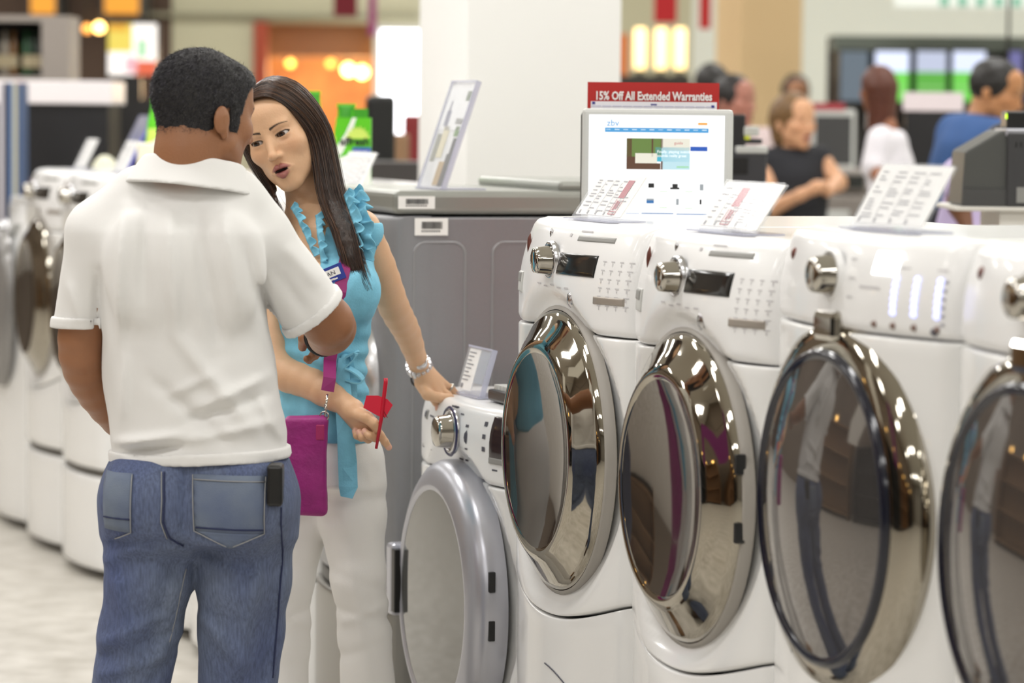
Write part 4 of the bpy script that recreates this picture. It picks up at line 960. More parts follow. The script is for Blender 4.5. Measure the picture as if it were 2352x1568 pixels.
# the left hand rests on the dryer, fingers curled round a card
DY = .40
lk = [w(1020, 884, DY), w(1012, 896, DY-.02), w(1002, 904, DY-.035), w(990, 908, DY-.045)]
LF = [[w(1036, 892, DY+.01), w(1047, 905, DY+.01), w(1050, 914, DY)], [w(1028, 906, DY-.02), w(1040, 918, DY-.02), w(1038, 924, DY-.03)], [w(1018, 917, DY-.035), w(1030, 927, DY-.035), w(1024, 932, DY-.045)], [w(1002, 924, DY-.05), w(1012, 934, DY-.05), w(1006, 938, DY-.055)]]
LTH = [w(966, 880, DY-.035), w(982, 906, DY-.065), w(1008, 913, DY-.07), w(1034, 913, DY-.06)]
def w_hands(P):
    d = w_arms(P)
    d = smin(d, hand_fn(P, WHR, [k_i, k_m, k_r, k_p], RF, RTH, (.020, .017)), .012)
    return smin(d, hand_fn(P, WHL, lk, LF, LTH, (.020, .018)), .012)
def w_head(P):
    d = head_fn(squash(to_local(P, HW_)), True, True, .0040)*.95
    n0 = to_world((0, -.075, -.035), HW_); d = smin(d, rc(P, n0, w(718, 505, .03), .045, .050), .02); return smin(d, np.maximum(w_torso(P), .0+w(0, 640).z-P[:, 2]), .02)
def w_trunk(P):
    return np.minimum(loft(P, [(r[0], r[1], r[2], r[3]-.015, r[4]-.015) for r in w_rows], yaww), np.minimum(chain(P, WL, [.05, .045, .035, .03, .03, .03]), chain(P, WRt, [.05, .045, .035, .03, .03, .03])))
def wcol(v): return np.tile(A3(SKW), (len(v), 1))*(1+.05*vnoise(v, 40)[:, None])
def wncol(v):
    c = wcol(v)
    for L in RF+LF+[RTH, LTH]:
        q = np.linalg.norm(v-A3(L[-1]), axis=1); c = np.where((q < .009)[:, None], A3(srgb('e0b09a')), c)
    return c
def whcol(v): return head_col(squash(to_local(v, HW_)), SKW, srgb('9a5a58'), srgb('33231b'))
hw = HW_[0]
merge('body', [(w_head, (hw[0]-.16, hw[1]-.20, hw[2]-.34), (hw[0]+.24, hw[1]+.18, hw[2]+.14), .0018, whcol), (lambda P: np.maximum(w_hands(P), np.maximum(w(0, 815).z-P[:, 2], 0-1.0)), (-.22, -.26, .95), (.36, .5, 1.46), .0034, wncol), (lambda P: np.maximum(w_hands(P), P[:, 2]-w(0, 812).z), (-.22, -.26, .82), (.36, .5, 1.12), .0021, wncol), (w_trunk, (-.25, -.2, .02), (.25, .25, 1.3), .011, wcol)], SKINM, wom)
eye_pair(wom, HW_, (-.12, -.05, 1))
# turquoise top: collar slit, gathered waist
TEAL = mat('turquoise_cotton', '7cc2dc', .75, noise=.15, nscale=30, bump=.15, bscale=220)
VA, VB = w(712, 505), w(738, 648)
def top_fn(P):
    d = w_torso(P)-.0065
    z = P[:, 2]; wst = np.exp(-((z-w(0, 850).z)/.085)**2); tilt = z+.10*P[:, 0]
    d = d-.0045*wst*np.sin(tilt*150+2.2*np.sin(P[:, 0]*18))*.9-.0016*vnoise(P, 60)-.0012*vnoise(P, 24, 8, 12)
    for x0, y0, x1, y1, a, ww in ((840, 600, 770, 740, .005, .012), (760, 640, 740, 760, -.004, .012), (830, 690, 810, 780, -.005, .012), (700, 980, 705, 920, .004, .014), (790, 1000, 780, 940, -.004, .012)):
        a0, b0 = w(x0, y0), w(x1, y1); q, t = seg2(P, (a0.x, a0.z), (b0.x, b0.z)); d = d-a*np.exp(-(q/ww)**2)
    d = smax(d, w(0, 1000).z-z-.03*P[:, 0], .006)
    d = smax(d, z-w(0, 512).z-.10*np.clip(P[:, 0]+.02, -.1, .1), .004)                       # straps end at the neck
    t = np.clip((VA.z-z)/(VA.z-VB.z), -1, 1.2); cx = VA.x+(VB.x-VA.x)*t; hwid = .040*(1-t)
    v = np.maximum(np.abs(P[:, 0]-cx)-hwid, P[:, 1]-.0); d = smax(d, -v, .003)
    return smax(d, -(rc(P, WSL, w(868, 610, .06), .040, .036)), .004)
sdf_obj('blouse', top_fn, (-.24, -.22, .86), (.22, .2, 1.45), .0042, TEAL, wom)
# ruffles along the arm hole and the neck slit
def ruffle(name, pts, amp, wd, waves, th=.0016):
    P = [Vector(p) for p in pts]; n = 160; V = []; Fc = []; rows = 6
    def cur(t):
        x = t*(len(P)-1); i = min(int(x), len(P)-2); return P[i].lerp(P[i+1], x-i)
    for i in range(n+1):
        t = i/n; c = cur(t); tg = (cur(min(1, t+.02))-cur(max(0, t-.02))).normalized(); out = Vector(wd); out = (out-tg*out.dot(tg)).normalized(); bn = tg.cross(out)
        ln = wd_len*(1+.2*math.sin(i*.21)); 
        for r in range(rows):
            e = r/(rows-1); V.append(c+out*(ln*e)+bn*(amp*e*math.sin(t*waves*6.28+.8*math.sin(t*23)))+tg*(.5*amp*e*math.cos(t*waves*6.28+.5)))
    for i in range(n):
        for r in range(rows-1): q = i*rows+r; Fc.append((q, q+1, q+rows+1, q+rows))
    o = mobj(name, V, Fc, TEAL, wom); md = o.modifiers.new('thickness', 'SOLIDIFY'); md.thickness = th; return o
wd_len = .030
ruffle('sleeve_ruffle', [w(800, 448, -.03), w(812, 470, -.05), w(824, 500, -.075), (w(826, 545, -.09)), w(820, 590, -.09)], .011, (.9, -.35, .35), 7)
wd_len = .022
ruffle('sleeve_ruffle', [w(788, 450, -.045), w(800, 478, -.07), w(810, 510, -.095), w(812, 560, -.105), w(806, 600, -.105)], .009, (.75, -.6, .2), 8)
wd_len = .016
ruffle('collar_ruffle', [w(668, 478, -.05), w(682, 500, -.07), w(700, 540, -.09), w(722, 590, -.11)], .006, (.7, -.6, .1), 7)
ruffle('collar_ruffle', [w(725, 495, -.06), w(728, 530, -.095), w(735, 580, -.115), w(742, 640, -.12)], .006, (.8, -.6, .0), 8)
# sash with bow and hanging tail
def surf(px, py, off=.004): return on_surface(top_fn, px, py, w, -.3, .12, off)
ribbon('sash_tail', [surf(795, 815, .012), surf(793, 870, .018), w(790, 930, -.135), w(794, 1000, -.14), w(798, 1060, -.14), w(800, 1118, -.14), w(796, 1142, -.14)], [(1, -.3*math.sin(i*1.3), 0) for i in range(7)], [.022, .034, .036, .036, .040, .040, .026], TEAL, wom, .003)
ribbon('sash_tail', [surf(805, 815, .010), surf(812, 860, .012), surf(812, 930, .012), w(806, 990, -.12)], (1, .5, 0), [.016, .024, .026, .024], TEAL, wom, .003)
def bow(c, d, L, hgt):
    pts = [Vector(c)+Vector((d[0]*L*math.sin(t)*1.0, -.012-.012*math.sin(t), d[1]*L*math.sin(t)+hgt*math.cos(t)-hgt)) for t in np.linspace(0, math.pi, 13)]
    return ribbon('sash_bow_loop', pts, (.15, 1, .2), .026, TEAL, wom, .003)
bow(surf(800, 812, .006), (.7, .55), .034, .010); bow(surf(804, 836, .006), (.9, -.35), .036, .012)
sdf_obj('sash_knot', lambda P: ell(P, surf(799, 822, .010), (.013, .010, .015))-.002*vnoise(P, 200), tuple(surf(799, 822)-Vector((.03, .05, .03))), tuple(surf(799, 822)+Vector((.03, .03, .03))), .003, TEAL, wom)
# trousers
def trousers(P):
    rows = [wrow(1110, 655, 872, .0, .115), wrow(1050, 655, 866, .0, .115), wrow(990, 655, 846, .0, .105)]
    d = loft(P, rows, yaww*.6, 2.2); cz = w(0, 1125).z; d = np.where(P[:, 2] < cz, d.clip(0)+(cz-P[:, 2]), d)
    L = chain(P, WL, [.078, .064, .048, .049, .060, .085], .02); R_ = chain(P, WRt, [.082, .072, .057, .055, .064, .088], .02); d = smin(d, smin(L, R_, .010), .035)
    f = 0
    for x0, y0, x1, y1, a, ww in ((780, 1390, 900, 1420, -.005, .010), (790, 1420, 890, 1380, .004, .010), (640, 1430, 700, 1400, -.005, .010), (640, 1400, 710, 1440, .004, .012), (800, 1200, 850, 1560, .003, .014), (720, 1160, 700, 1200, -.006, .012), (760, 1300, 870, 1340, -.003, .012), (700, 1120, 760, 1180, -.004, .014), (780, 1500, 890, 1470, -.003, .012)):
        a0, b0 = w(x0, y0), w(x1, y1); q, t = seg2(P, (a0.x, a0.z), (b0.x, b0.z)); f = f+a*np.exp(-(q/ww)**2)
    d = d-f-.0012*vnoise(P, 30); d = smax(d, P[:, 2]-w(0, 985).z, .004); return np.maximum(d, .03-P[:, 2])
sdf_obj('trousers', trousers, (-.26, -.22, .0), (.26, .22, .95), .0058, mat('white_twill', 'eceae6', .85, bump=.1, bscale=500), wom)
for T in (WL, WRt):
    e = T[-1]; sdf_obj('shoe', lambda P, e=e: np.maximum(rc(P, (e.x, e.y+.02, .05), (e.x-.03, e.y-.16, .03), .036, .030), 0-P[:, 2]), (e.x-.12, e.y-.25, -.01), (e.x+.1, e.y+.12, .12), .008, mat('tan_shoe', '8a6a4a', .4), wom)
# name badge
nb = surf(768, 622, .022)
Mb = Matrix.Translation(nb) @ Matrix.Rotation(.25, 4, 'Z') @ Matrix.Rotation(math.radians(-22), 4, 'Y')
bd = box('name_badge', (-.034, -.002, -.018), (.030, .001, .016), mat('badge_blue', '2b3d95', .4), wom, M=Mb)
box('badge_label', (-.034, -.0026, -.006), (.022, -.0018, .010), PAPER, bd, M=Mb)
text('badge_letters', 'SUSAN', .0125, PRINTD, bd, Mb @ XZ(-.030, -.0028, -.0025), sx=1.1)
boxes('badge_mark', [((-.010+i*.006, -.0026, -.0135+.001*(i % 2)), (.000+i*.006, -.0018, -.0105+.001*(i % 2))) for i in range(3)], PAPER, bd, M=Mb)
# bag with strap
PURP = mat('magenta_leather', '9b2178', .5, noise=.22, nscale=26, bump=.2, bscale=90)
PURD = mat('strap_magenta', '8c1f66', .55)
bc = w(702, 1068, -.17)
bag = empty('shoulder_bag', 'flat magenta leather bag hanging from a long strap at the hip of the woman', 'bag', bc+WR)
hwx = .046; hz = .1035
def bag_fn(P):
    q = np.abs(P)-np.array((hwx-.012, .012, hz-.012), f32); dd = np.linalg.norm(np.maximum(q, 0), axis=1)+np.minimum(q.max(1), 0)-.012
    return dd-.005*np.exp(-(P[:, 0]/.03)**2-((P[:, 2]+.04)/.05)**2)+.003*np.cos(P[:, 2]*20)*(P[:, 0]/hwx)-.0012*vnoise(P, 70)
sdf_obj('pouch', bag_fn, (-.07, -.05, -.13), (.07, .05, .13), .0035, PURP, bag)
tb = box('zip_tab', (.022, -.026, .055), (.040, -.020, .088), mat('tab_magenta', 'a1265f', .45), bag, bev=.003)
L_ = lambda px, py, dy: w(px, py, dy)-bc
torus('clasp_ring', L_(745, 955, -.18), (.2, 1, 0), .009, .0018, CHROME, bag); torus('clasp_ring', L_(748, 935, -.175), (1, .3, 0), .007, .0016, CHROME, bag)
tube('clasp_hook', [L_(745, 962, -.18), L_(748, 945, -.178), L_(750, 925, -.172), L_(752, 905, -.165)], .0025, CHROME, bag, 8)
sp = [L_(752, 898, -.160), L_(757, 868, -.155)]+[Vector(on_surface(top_fn, x, y, w, -.3, .12, .008))-bc for x, y in ((764, 820), (772, 770), (781, 715), (790, 660), (798, 610), (806, 560), (812, 520))]
ribbon('strap', sp, (1, .25, 0), .027, PURD, bag, .003)
# red pen with a paper flag, held in the hand
pn = empty('pen_flag', 'red pen with a small red paper flag held in the pointing hand', 'pen', WR+w(878, 950, -.19))
o_ = w(878, 950, -.19); q_ = lambda px, py, dy=-.19: w(px, py, dy)-o_
tube('pen', [q_(886, 868), q_(886, 878), q_(876, 960), q_(864, 1030)], [.0045, .0045, .004, .003], mat('red_pen_plastic', 'c01430', .35), pn, 10)
fl = ribbon('paper_flag', [q_(838, 922), q_(862, 928), q_(880, 936), q_(894, 944)], (.25, 0, 1), [.026, .038, .040, .030], mat('red_paper', 'd8203c', .7), pn, .001)
boxes('flag_print', [((-.0, -.0012, -.0008), (.022, -.0008, .0008)), ((.004, -.0012, -.006), (.02, -.0008, -.0045))], mat('dark_red_print', '7d1026', .7), fl, M=Matrix.Translation(q_(878, 938)) @ Matrix.Rotation(math.radians(60), 4, 'Y'))
# watch, hair tie and ring
wa = WHL.lerp(w(936, 765, .26), .02); wax = WHL-w(936, 765, .26)
STEEL = mat('watch_steel', 'cfcfd2', .28, .7)
wt = torus('watch_band', wa, wax, .0245, .0050, STEEL, wom, 28)
_ax = wax.normalized(); _u = _ax.orthogonal().normalized(); _v = _ax.cross(_u)
for i in range(16):
    a_ = 2*math.pi*i/16; p_ = wa+(_u*math.cos(a_)+_v*math.sin(a_))*.0262
    q3 = Matrix((_ax, _u*math.cos(a_)+_v*math.sin(a_), _v*math.cos(a_)-_u*math.sin(a_))).transposed()
    box('band_link', (-.0095, -.004, -.0042), (.0095, .004, .0042), STEEL, wt, bev=.0015, M=Matrix.Translation(p_) @ q3.to_4x4())
wf = lathe('watch_face', [(0, -.0065), (.0115, -.0065), (.0130, -.009), (.0155, -.007), (.016, .003)], STEEL, wt, (0, 0, 0), 24); wf.matrix_local = Matrix.Translation(wa+Vector((.004, -.027, .010))) @ Matrix.Rotation(-.45, 4, 'X')
lathe('watch_dial', [(0, 0), (.0112, 0)], mat('dial_white', 'eceef0', .3), wf, (0, -.0070, 0), 20)
torus('hair_tie', w(968, 868, .375), wax, .0235, .0028, BLACK, wom, 24)
torus('ring', w(1034, 890, DY+.008), w(1047, 905, DY+.01)-w(1020, 884, DY), .0105, .0028, CHROME, wom, 18)
# long hair: soft mass and strands on guide curves
def cm(pts, n):
    """smooth curve through pts"""
    P = [Vector(p) for p in pts]; out = []
    for i in range(n):
        x = i/(n-1)*(len(P)-1); k = min(int(x), len(P)-2); t = x-k; p0, p1, p2, p3 = P[max(k-1, 0)], P[k], P[k+1], P[min(k+2, len(P)-1)]
        out.append(.5*((2*p1)+(p2-p0)*t+(2*p0-5*p1+4*p2-p3)*t*t+(3*p1-p0-3*p2+p3)*t**3))
    return out
hl = lambda x, y, z: Vector(to_world((x*(.82 if x > .04 else .92), .02+(y-.02)*.87 if y > .02 else y, z*.9 if z < 0 else z), HW_))
# guides start at the parting in head coordinates and fall in picture coordinates
GR = [ # image-right side, front to back
 [hl(-.012, .098, .066), hl(.030, .092, .070), hl(.062, .060, .058), hl(.077, .010, .040), hl(.078, -.045, .030), w(734, 450, -.070), w(768, 530, -.115), w(796, 610, -.135), w(822, 662, -.14)],
 [hl(-.014, .108, .050), hl(.030, .108, .052), hl(.070, .072, .040), hl(.088, .015, .020), hl(.088, -.045, .010), w(752, 450, -.060), w(784, 530, -.115), w(806, 610, -.135), w(830, 668, -.14)],
 [hl(-.016, .120, .020), hl(.028, .122, .020), hl(.076, .085, .010), hl(.096, .020, -.004), hl(.096, -.040, -.012), w(770, 450, -.045), w(798, 530, -.11), w(816, 605, -.13), w(836, 662, -.135)],
 [hl(-.016, .124, -.020), hl(.026, .126, -.022), hl(.074, .090, -.030), hl(.094, .022, -.040), hl(.094, -.045, -.045), w(780, 455, .0), w(806, 530, -.08), w(820, 590, -.115), w(834, 640, -.125)]]
GL = [ # image-left side
 [hl(-.012, .098, .066), hl(-.034, .084, .066), hl(-.058, .050, .056), hl(-.070, .005, .040), hl(-.070, -.045, .034), hl(-.066, -.090, .025), w(628, 455, -.045), w(650, 500, -.05), w(668, 540, -.05)],
 [hl(-.016, .110, .045), hl(-.045, .098, .045), hl(-.075, .055, .034), hl(-.084, .005, .020), hl(-.082, -.050, .014), hl(-.078, -.10, .005), w(606, 460, -.03), w(622, 510, -.03), w(640, 560, -.03)],
 [hl(-.018, .120, .005), hl(-.050, .108, .005), hl(-.080, .062, -.004), hl(-.090, .008, -.012), hl(-.090, -.050, -.018), hl(-.088, -.10, -.022), w(590, 460, .0), w(600, 510, .0), w(610, 560, .0)]]
HB = mat('brown_hair_mass', '33231a', .42, noise=.55, nscale=40, col2='1c120d', stretch=(3, 3, .35), bump=.5, bscale=60)
HS1 = mat('brown_hair_strand', '4a3223', .32, spec=.6); HS2 = mat('dark_hair_strand', '271811', .35, spec=.6); HS3 = mat('light_hair_strand', '6e4c33', .32, spec=.6)
def hair_fn(P):
    Q = squash(to_local(P, HW_)); X = Q.copy(); 
    d = ell(X, (0, .028, -.020), (.0765, .0925, .0985)); back = rc(X, (0, .0, -.06), (0, -.14, -.07), .075, .06); d = smin(d, back, .03)
    # open the face
    fc = np.maximum(ell(X, (.004, -.030, .09), (.062, .118, .085)), -1.0); d = smax(d, -fc, .010)
    d = smax(d, X[:, 2]-.075, .01)
    for G in (GR, GL):
        for g in G[1:]:
            c = [A3(p) for p in g]; rr = [.002, .003, .004, .007, .010, .012, .012, .009, .003]
            d = smin(d, limb(P, c, rr, 20), .012)
    return d-.0016*vnoise(P*np.array((1, 1, .25), f32), 260)
hr = sdf_obj('hair', hair_fn, (hw[0]-.17, hw[1]-.18, hw[2]-.40), (hw[0]+.24, hw[1]+.18, hw[2]+.15), .0032, HB, wom)
def strand_set(name, G, n, mt, seed, r=.0011, jit=.006):
    rng = random.Random(seed); V = []; Fc = []; K = 24; sg = 3
    C_ = [cm(g, K) for g in G]
    for s in range(n):
        x = rng.random()*(len(G)-1); i = min(int(x), len(G)-2); t = x-i; ph = rng.random()*6.28; jx, jy = rng.gauss(0, jit), rng.gauss(0, jit); up = rng.uniform(.003, .0075); e = rng.uniform(.80, 1.02)
        pts = []
        for k in range(K):
            kk = min(k*e, K-1.001); a = int(kk); f = kk-a
            p = C_[i][a].lerp(C_[i][a+1], f).lerp(C_[i+1][a].lerp(C_[i+1][a+1], f), t); u = k/(K-1)
            o = p-(Vector(HW_[0])+Vector((0, .02, 0))); o = Vector((o.x, o.y, o.z*.4*(1-u))).normalized()
            pts.append(p+o*(up+.006*u*(1-u))+Vector((jx*u+.003*math.sin(u*9+ph)*u, jy*u*.6+.0, .0)))
        b = len(V); upv = Vector((0, 0, 1)) 
        for k, p in enumerate(pts):
            tg = (pts[min(k+1, K-1)]-pts[max(k-1, 0)]).normalized(); a1 = tg.orthogonal().normalized() if k == 0 else (a1-tg*a1.dot(tg)).normalized(); a2 = tg.cross(a1); R_ = r*(1-.75*(k/(K-1))**3)
            for q in range(sg): an = q*math.pi*2/sg; V.append(p+a1*(R_*math.cos(an))+a2*(R_*math.sin(an)))
        for k in range(K-1):
            for q in range(sg): Fc.append((b+k*sg+q, b+k*sg+(q+1) % sg, b+(k+1)*sg+(q+1) % sg, b+(k+1)*sg+q))
    return tag(mobj(name, V, Fc, mt, wom), kind='stuff')
strand_set('hair_strands', GR, 1100, HS1, 1, .0008); strand_set('hair_strands', GR, 900, HS2, 2, .0009); strand_set('hair_strands', GR, 260, HS3, 3, .0007)
strand_set('hair_strands', GL, 500, HS2, 4, .0009); strand_set('hair_strands', GL, 400, HS1, 5, .0008)
# ---------------------------------------------------------------- the store behind
VX = Vector((math.cos(TH), math.sin(TH), 0))
def P2(px, py, Y): return at(px, py, Y)
def pbox(name, x0, y0, x1, y1, Y, dep, mt, parent=None, bev=0, zlow=None):
    """upright box whose front fills a picture rectangle at depth Y"""
    a = at(x0, y0, Y); b = at(x1, y1, Y); z0 = zlow if zlow is not None else min(a.z, b.z)
    o = Vector((0, 0, 0)) if parent is None else parent.location
    return box(name, (a.x-o.x, Y-o.y, z0-o.z), (b.x-o.x, Y+dep-o.y, max(a.z, b.z)-o.z), mt, parent, bev)
# columns
def column(name, label, px, Y, L, mt, skirt):
    p = at(px, 300, Y); t = empty(name, label, 'column', (p.x, Y, 0), TH)
    box('shaft', (0, 0, 0), (L, L, CEIL), mt, t, bev=.006); box('skirting', (-.01, -.01, 0), (L+.01, L+.01, .12), skirt, t)
    return t
column('column', 'square white column rising behind the grey dryer', 1070, 10.6, .52, mat('column_white', 'e9e8e5', .7), LGREY)
column('column', 'wide tan column behind the shoppers at the counter', 1698, 20.5, .41, mat('column_tan', 'dcbf92', .8), MGREY)
# back wall with a lit shop opening
YW = 24.0
def wallpiece(name, x0, x1, z0, z1, mt, Y=YW, dep=.2): return struct(box(name, (x0, Y, z0), (x1, Y+dep, z1), mt))
xa, xb = at(596, 160, YW).x, at(858, 160, YW).x; zt_ = at(720, 52, YW).z
OL = WALLM
wallpiece('wall_back', at(395, 100, YW).x, xa, 0, CEIL, OL); wallpiece('wall_back_middle', xb, at(1590, 100, YW).x, 0, CEIL, OL); wallpiece('wall_back_lintel', xa, xb, zt_, CEIL, OL)
wallpiece('wall_back_right', at(1590, 100, YW).x, XR, 0, CEIL, mat('pale_wall', 'dfe3da'))
wallpiece('wall_back_left', XL, at(395, 100, YW).x, 0, CEIL, mat('brown_wall', '4d3a2c', .7))
struct(box('trim_1', (at(330, 100, YW).x, YW-.06, at(700, 42, YW).z), (at(960, 100, YW).x, YW, at(700, 32, YW).z), mat('olive_trim', '8d8a74', .7)))
WOOD = mat('orange_wood', 'd08a48', .5, noise=.3, nscale=5, col2='a8622c')
struct(box('wall_shop', (xa-.6, YB-.15, 0), (xb+.6, YB, CEIL), WOOD))
struct(box('trim_2', (xa-.04, YW-.05, 0), (xa+.06, YW+.02, zt_), mat('red_brown_post', '9c3c1c', .5)))
struct(box('trim_3', (xa, YW+.3, at(700, 130, YW).z), (xb, YW+.4, zt_+.02), mat('brown_fascia', '9a6a48', .6)))
WARM = mat('warm_lamp_glow', 'ffd890', .4, emit=9, ecol='ffc870'); WARMD = mat('warm_lamp_dim', 'ffb860', .4, emit=2.2, ecol='ffa850')
def globe(label, px, py, Y, r, mt, cat='lamp', sy=1.0, power=0):
    p = at(px, py, Y); t = empty('pendant_lamp', label, cat, (p.x, Y, p.z))
    lathe('lamp_globe', [(0, -r*sy)]+[(r*math.sin(a), -r*sy*math.cos(a)) for a in np.linspace(.2, math.pi-.2, 9)]+[(0, r*sy)], mt, t, (0, 0, 0), 20, 'z')
    tube('lamp_cord', [(0, 0, r*sy), (0, 0, CEIL-p.z)], .008, BLACK, t, 6)
    if power:
        L = bpy.data.lights.new('lamp_light', 'POINT'); L.energy = power; L.color = (1, .72, .38); L.shadow_soft_size = .12; lo = bpy.data.objects.new('lamp_light', L); C.objects.link(lo); lo.parent = t; lo.location = (0, -.25, -.1)
    return t
globe('bright warm globe lamp in the orange shop, by its inner wall', 800, 160, 24.8, .045, WARM, power=30); globe('bright warm globe lamp in the orange shop, next to the white window', 832, 165, 24.8, .045, WARM, power=30)
globe('dim amber globe lamp in the middle of the orange shop', 760, 145, 25.2, .03, WARMD); globe('dim amber globe lamp beside the red-brown post', 667, 145, 25.2, .03, WARMD, power=25)
globe('small bright bulb beside the far television', 228, 63, 22.5, .035, WARM); globe('small dim bulb beside the bright bulb', 200, 66, 22.5, .03, WARMD)
# three tall lamp shades right of the column
for px, lb in ((1470, 'tall glowing lamp shade nearest the white column'), (1518, 'tall glowing lamp shade between two others'), (1562, 'tall glowing lamp shade beside the pink wall')):
    p = at(px, 158, 22); zs_ = at(1480, 172, 21.9).z+.001; t = empty('table_lamp', lb, 'lamp', (p.x, 22.05, zs_))
    z0, z1 = at(px, 158, 22).z-zs_, at(px, 64, 22).z-zs_
    lathe('shade', [(.036, z0), (.038, z0+.02), (.038, z1-.02), (.034, z1)], mat('lamp_shade_glow', 'ffe9b0', .5, emit=2.2, ecol='ffd890'), t, (0, 0, 0), 24, 'z'); tube('lamp_stem', [(0, 0, 0), (0, 0, z0+.02)], .012, BLACK, t); lathe('lamp_foot', [(0, .012), (.045, .012), (.05, 0), (0, 0)], BLACK, t, (0, 0, 0), 20, 'z')
tag(pbox('lamp_sideboard', 1380, 172, 1585, 240, 21.9, .3, mat('dark_sideboard', '2d2a24', .5), zlow=0), 'dark sideboard under the three glowing lamp shades', 'sideboard')
tag(pbox('wood_panel', 1400, 78, 1442, 155, 23.0, .1, mat('orange_wood_panel', 'd0702c', .5), zlow=0), 'orange wooden panel beside the white column', 'panel')
# banners
for x0, x1, y1, Y, col, lb in ((766, 822, 38, 21, '6d1422', 'dark maroon banner hanging before the olive wall'), (846, 866, 82, 21, '9a4a78', 'narrow purple banner beside the bright window'), (1502, 1557, 52, 20, 'b01f24', 'wide red banner above the glowing lamp shades'), (1606, 1635, 66, 20, 'b3201f', 'narrow red banner next to the tan column')):
    a = at(x0, y1, Y); b = at(x1, -160, Y); t = empty('hanging_banner', lb, 'banner', ((a.x+b.x)/2, Y, a.z)); hwid = (b.x-a.x)/2
    box('banner_cloth', (-hwid, -.004, 0), (hwid, .004, b.z-a.z), mat('banner_'+col, col, .8), t); tube('banner_rod', [(-hwid-.02, 0, b.z-a.z), (hwid+.02, 0, b.z-a.z)], .01, MGREY, t, 6)
    for s in (-1, 1): tube('banner_wire', [(s*hwid*.8, 0, b.z-a.z), (s*hwid*.8, 0, CEIL-a.z)], .003, MGREY, t, 5)
# bright shop window
a = at(872, 262, 23.6); b = at(990, 70, 23.6); t = empty('lit_window_display', 'tall glaring white lit shop window beside the white column', 'window', ((a.x+b.x)/2, 23.6, 0)); hwid = (b.x-a.x)/2
box('lit_pane', (-hwid, 0, .9), (hwid, .05, b.z), mat('lit_pane_white', 'ffffff', .4, emit=3.2, ecol='f6f8ff'), t); boxes('window_frame', [((-hwid-.03, -.02, 0), (-hwid, .08, b.z+.03)), ((hwid, -.02, 0), (hwid+.03, .08, b.z+.03)), ((-hwid, -.02, b.z), (hwid, .08, b.z+.03)), ((-hwid, -.02, 0), (hwid, .08, .9))], LGREY, t)
# amber panels high on the left, television
for x0, x1, lb in ((70, 125, 'amber glowing panel over the bottle case'), (240, 318, 'amber glowing panel above the far television')):
    a = at(x0, 38, 23.4); b = at(x1, -120, 23.4); t = empty('amber_light_box', lb, 'light box', ((a.x+b.x)/2, 23.4, a.z)); hx = (b.x-a.x)/2
    box('glowing_face', (-hx, 0, .02), (hx, .04, b.z-a.z), emat('amber_glow', 'f0a030', 1.1), t); box('box_back', (-hx-.02, .03, 0), (hx+.02, YW-23.4, b.z-a.z+.02), DGREY, t)
a = at(248, 172, 19.5); b = at(360, 55, 19.5); t = empty('television', 'bright television with yellow and red picture on the far wall', 'television', ((a.x+b.x)/2, 19.5, a.z)); hx, hz_ = (b.x-a.x)/2, b.z-a.z
box('television_case', (-hx-.01, .01, -.01), (hx+.01, .07, hz_+.01), BLACK, t, bev=.006); sc = box('television_screen', (-hx, .0, 0), (hx, .012, hz_), emat('tv_white', 'fff8f0', 1.3), t)
def tvp(n, col, x0, z0, x1, z1, e=1.0): box(n, (-hx+2*hx*x0, -.002, hz_*z0), (-hx+2*hx*x1, 0, hz_*z1), emat('tv_'+col, col, e), sc)
tvp('picture_yellow', 'f0d860', 0, .45, .5, 1); tvp('picture_green', 'b8e8b8', .6, .35, .8, .7); tvp('picture_red', 'e86a48', .55, 0, 1, .28); tvp('picture_pink', 'f0c0c8', .35, .05, .6, .35); tvp('picture_amber', 'e8a038', 0, .85, .4, 1)
box('television_post', (-.05, .02, -a.z), (.05, .06, 0), BLACK, t)
# bottle case
a = at(-60, 188, 16); b = at(158, 36, 16); t = empty('bottle_case', 'grey open display case with bottles high above the black counter', 'display case', ((a.x+b.x)/2, 16, 0)); hx = (b.x-a.x)/2; z0, z1 = a.z, b.z
GC = mat('case_grey', '9b938c', .6)
boxes('case_frame', [((-hx, 0, z1-.03), (hx, .4, z1)), ((-hx, 0, z0), (hx, .4, z0+.03)), ((hx-.13, 0, z0+.03), (hx, .4, z1-.03)), ((-hx, 0, z0+.03), (-hx+.02, .4, z1-.03))], GC, t); box('case_back', (-hx+.02, .36, z0+.03), (hx-.13, .4, z1-.03), mat('case_dark', '171613', .6), t); box('case_pedestal', (-hx+.04, .05, 0), (hx-.04, .38, z0), DGREY, t)
for i, (dx, col) in enumerate(((.0, '7d6a30'), (.045, '2d2622'), (.09, '8d8578'), (.135, '6a4a24'), (.20, '1d4a28'), (.235, '14301c'), (.27, '20201c'))):
    bt = empty('bottle', {0: 'amber bottle', 1: 'brown-black bottle', 2: 'pale stone bottle', 3: 'brown bottle', 4: 'bright green bottle', 5: 'dark green bottle', 6: 'black bottle'}[i]+' standing in the grey display case', 'bottle', (t.location.x-hx+.046+dx*.93, 16.12, z0+.0305))
    lathe('bottle_glass', [(0, 0), (.019, 0), (.02, .01), (.02, .14), (.008, .18), (.007, .22), (0, .22)], mat('bottle_'+col, col, .2), bt, (0, 0, 0), 16, 'z'); lathe('bottle_label', [(.0205, .04), (.0205, .10)], mat('bottle_label', 'b5a88a', .6), bt, (0, 0, 0), 16, 'z')
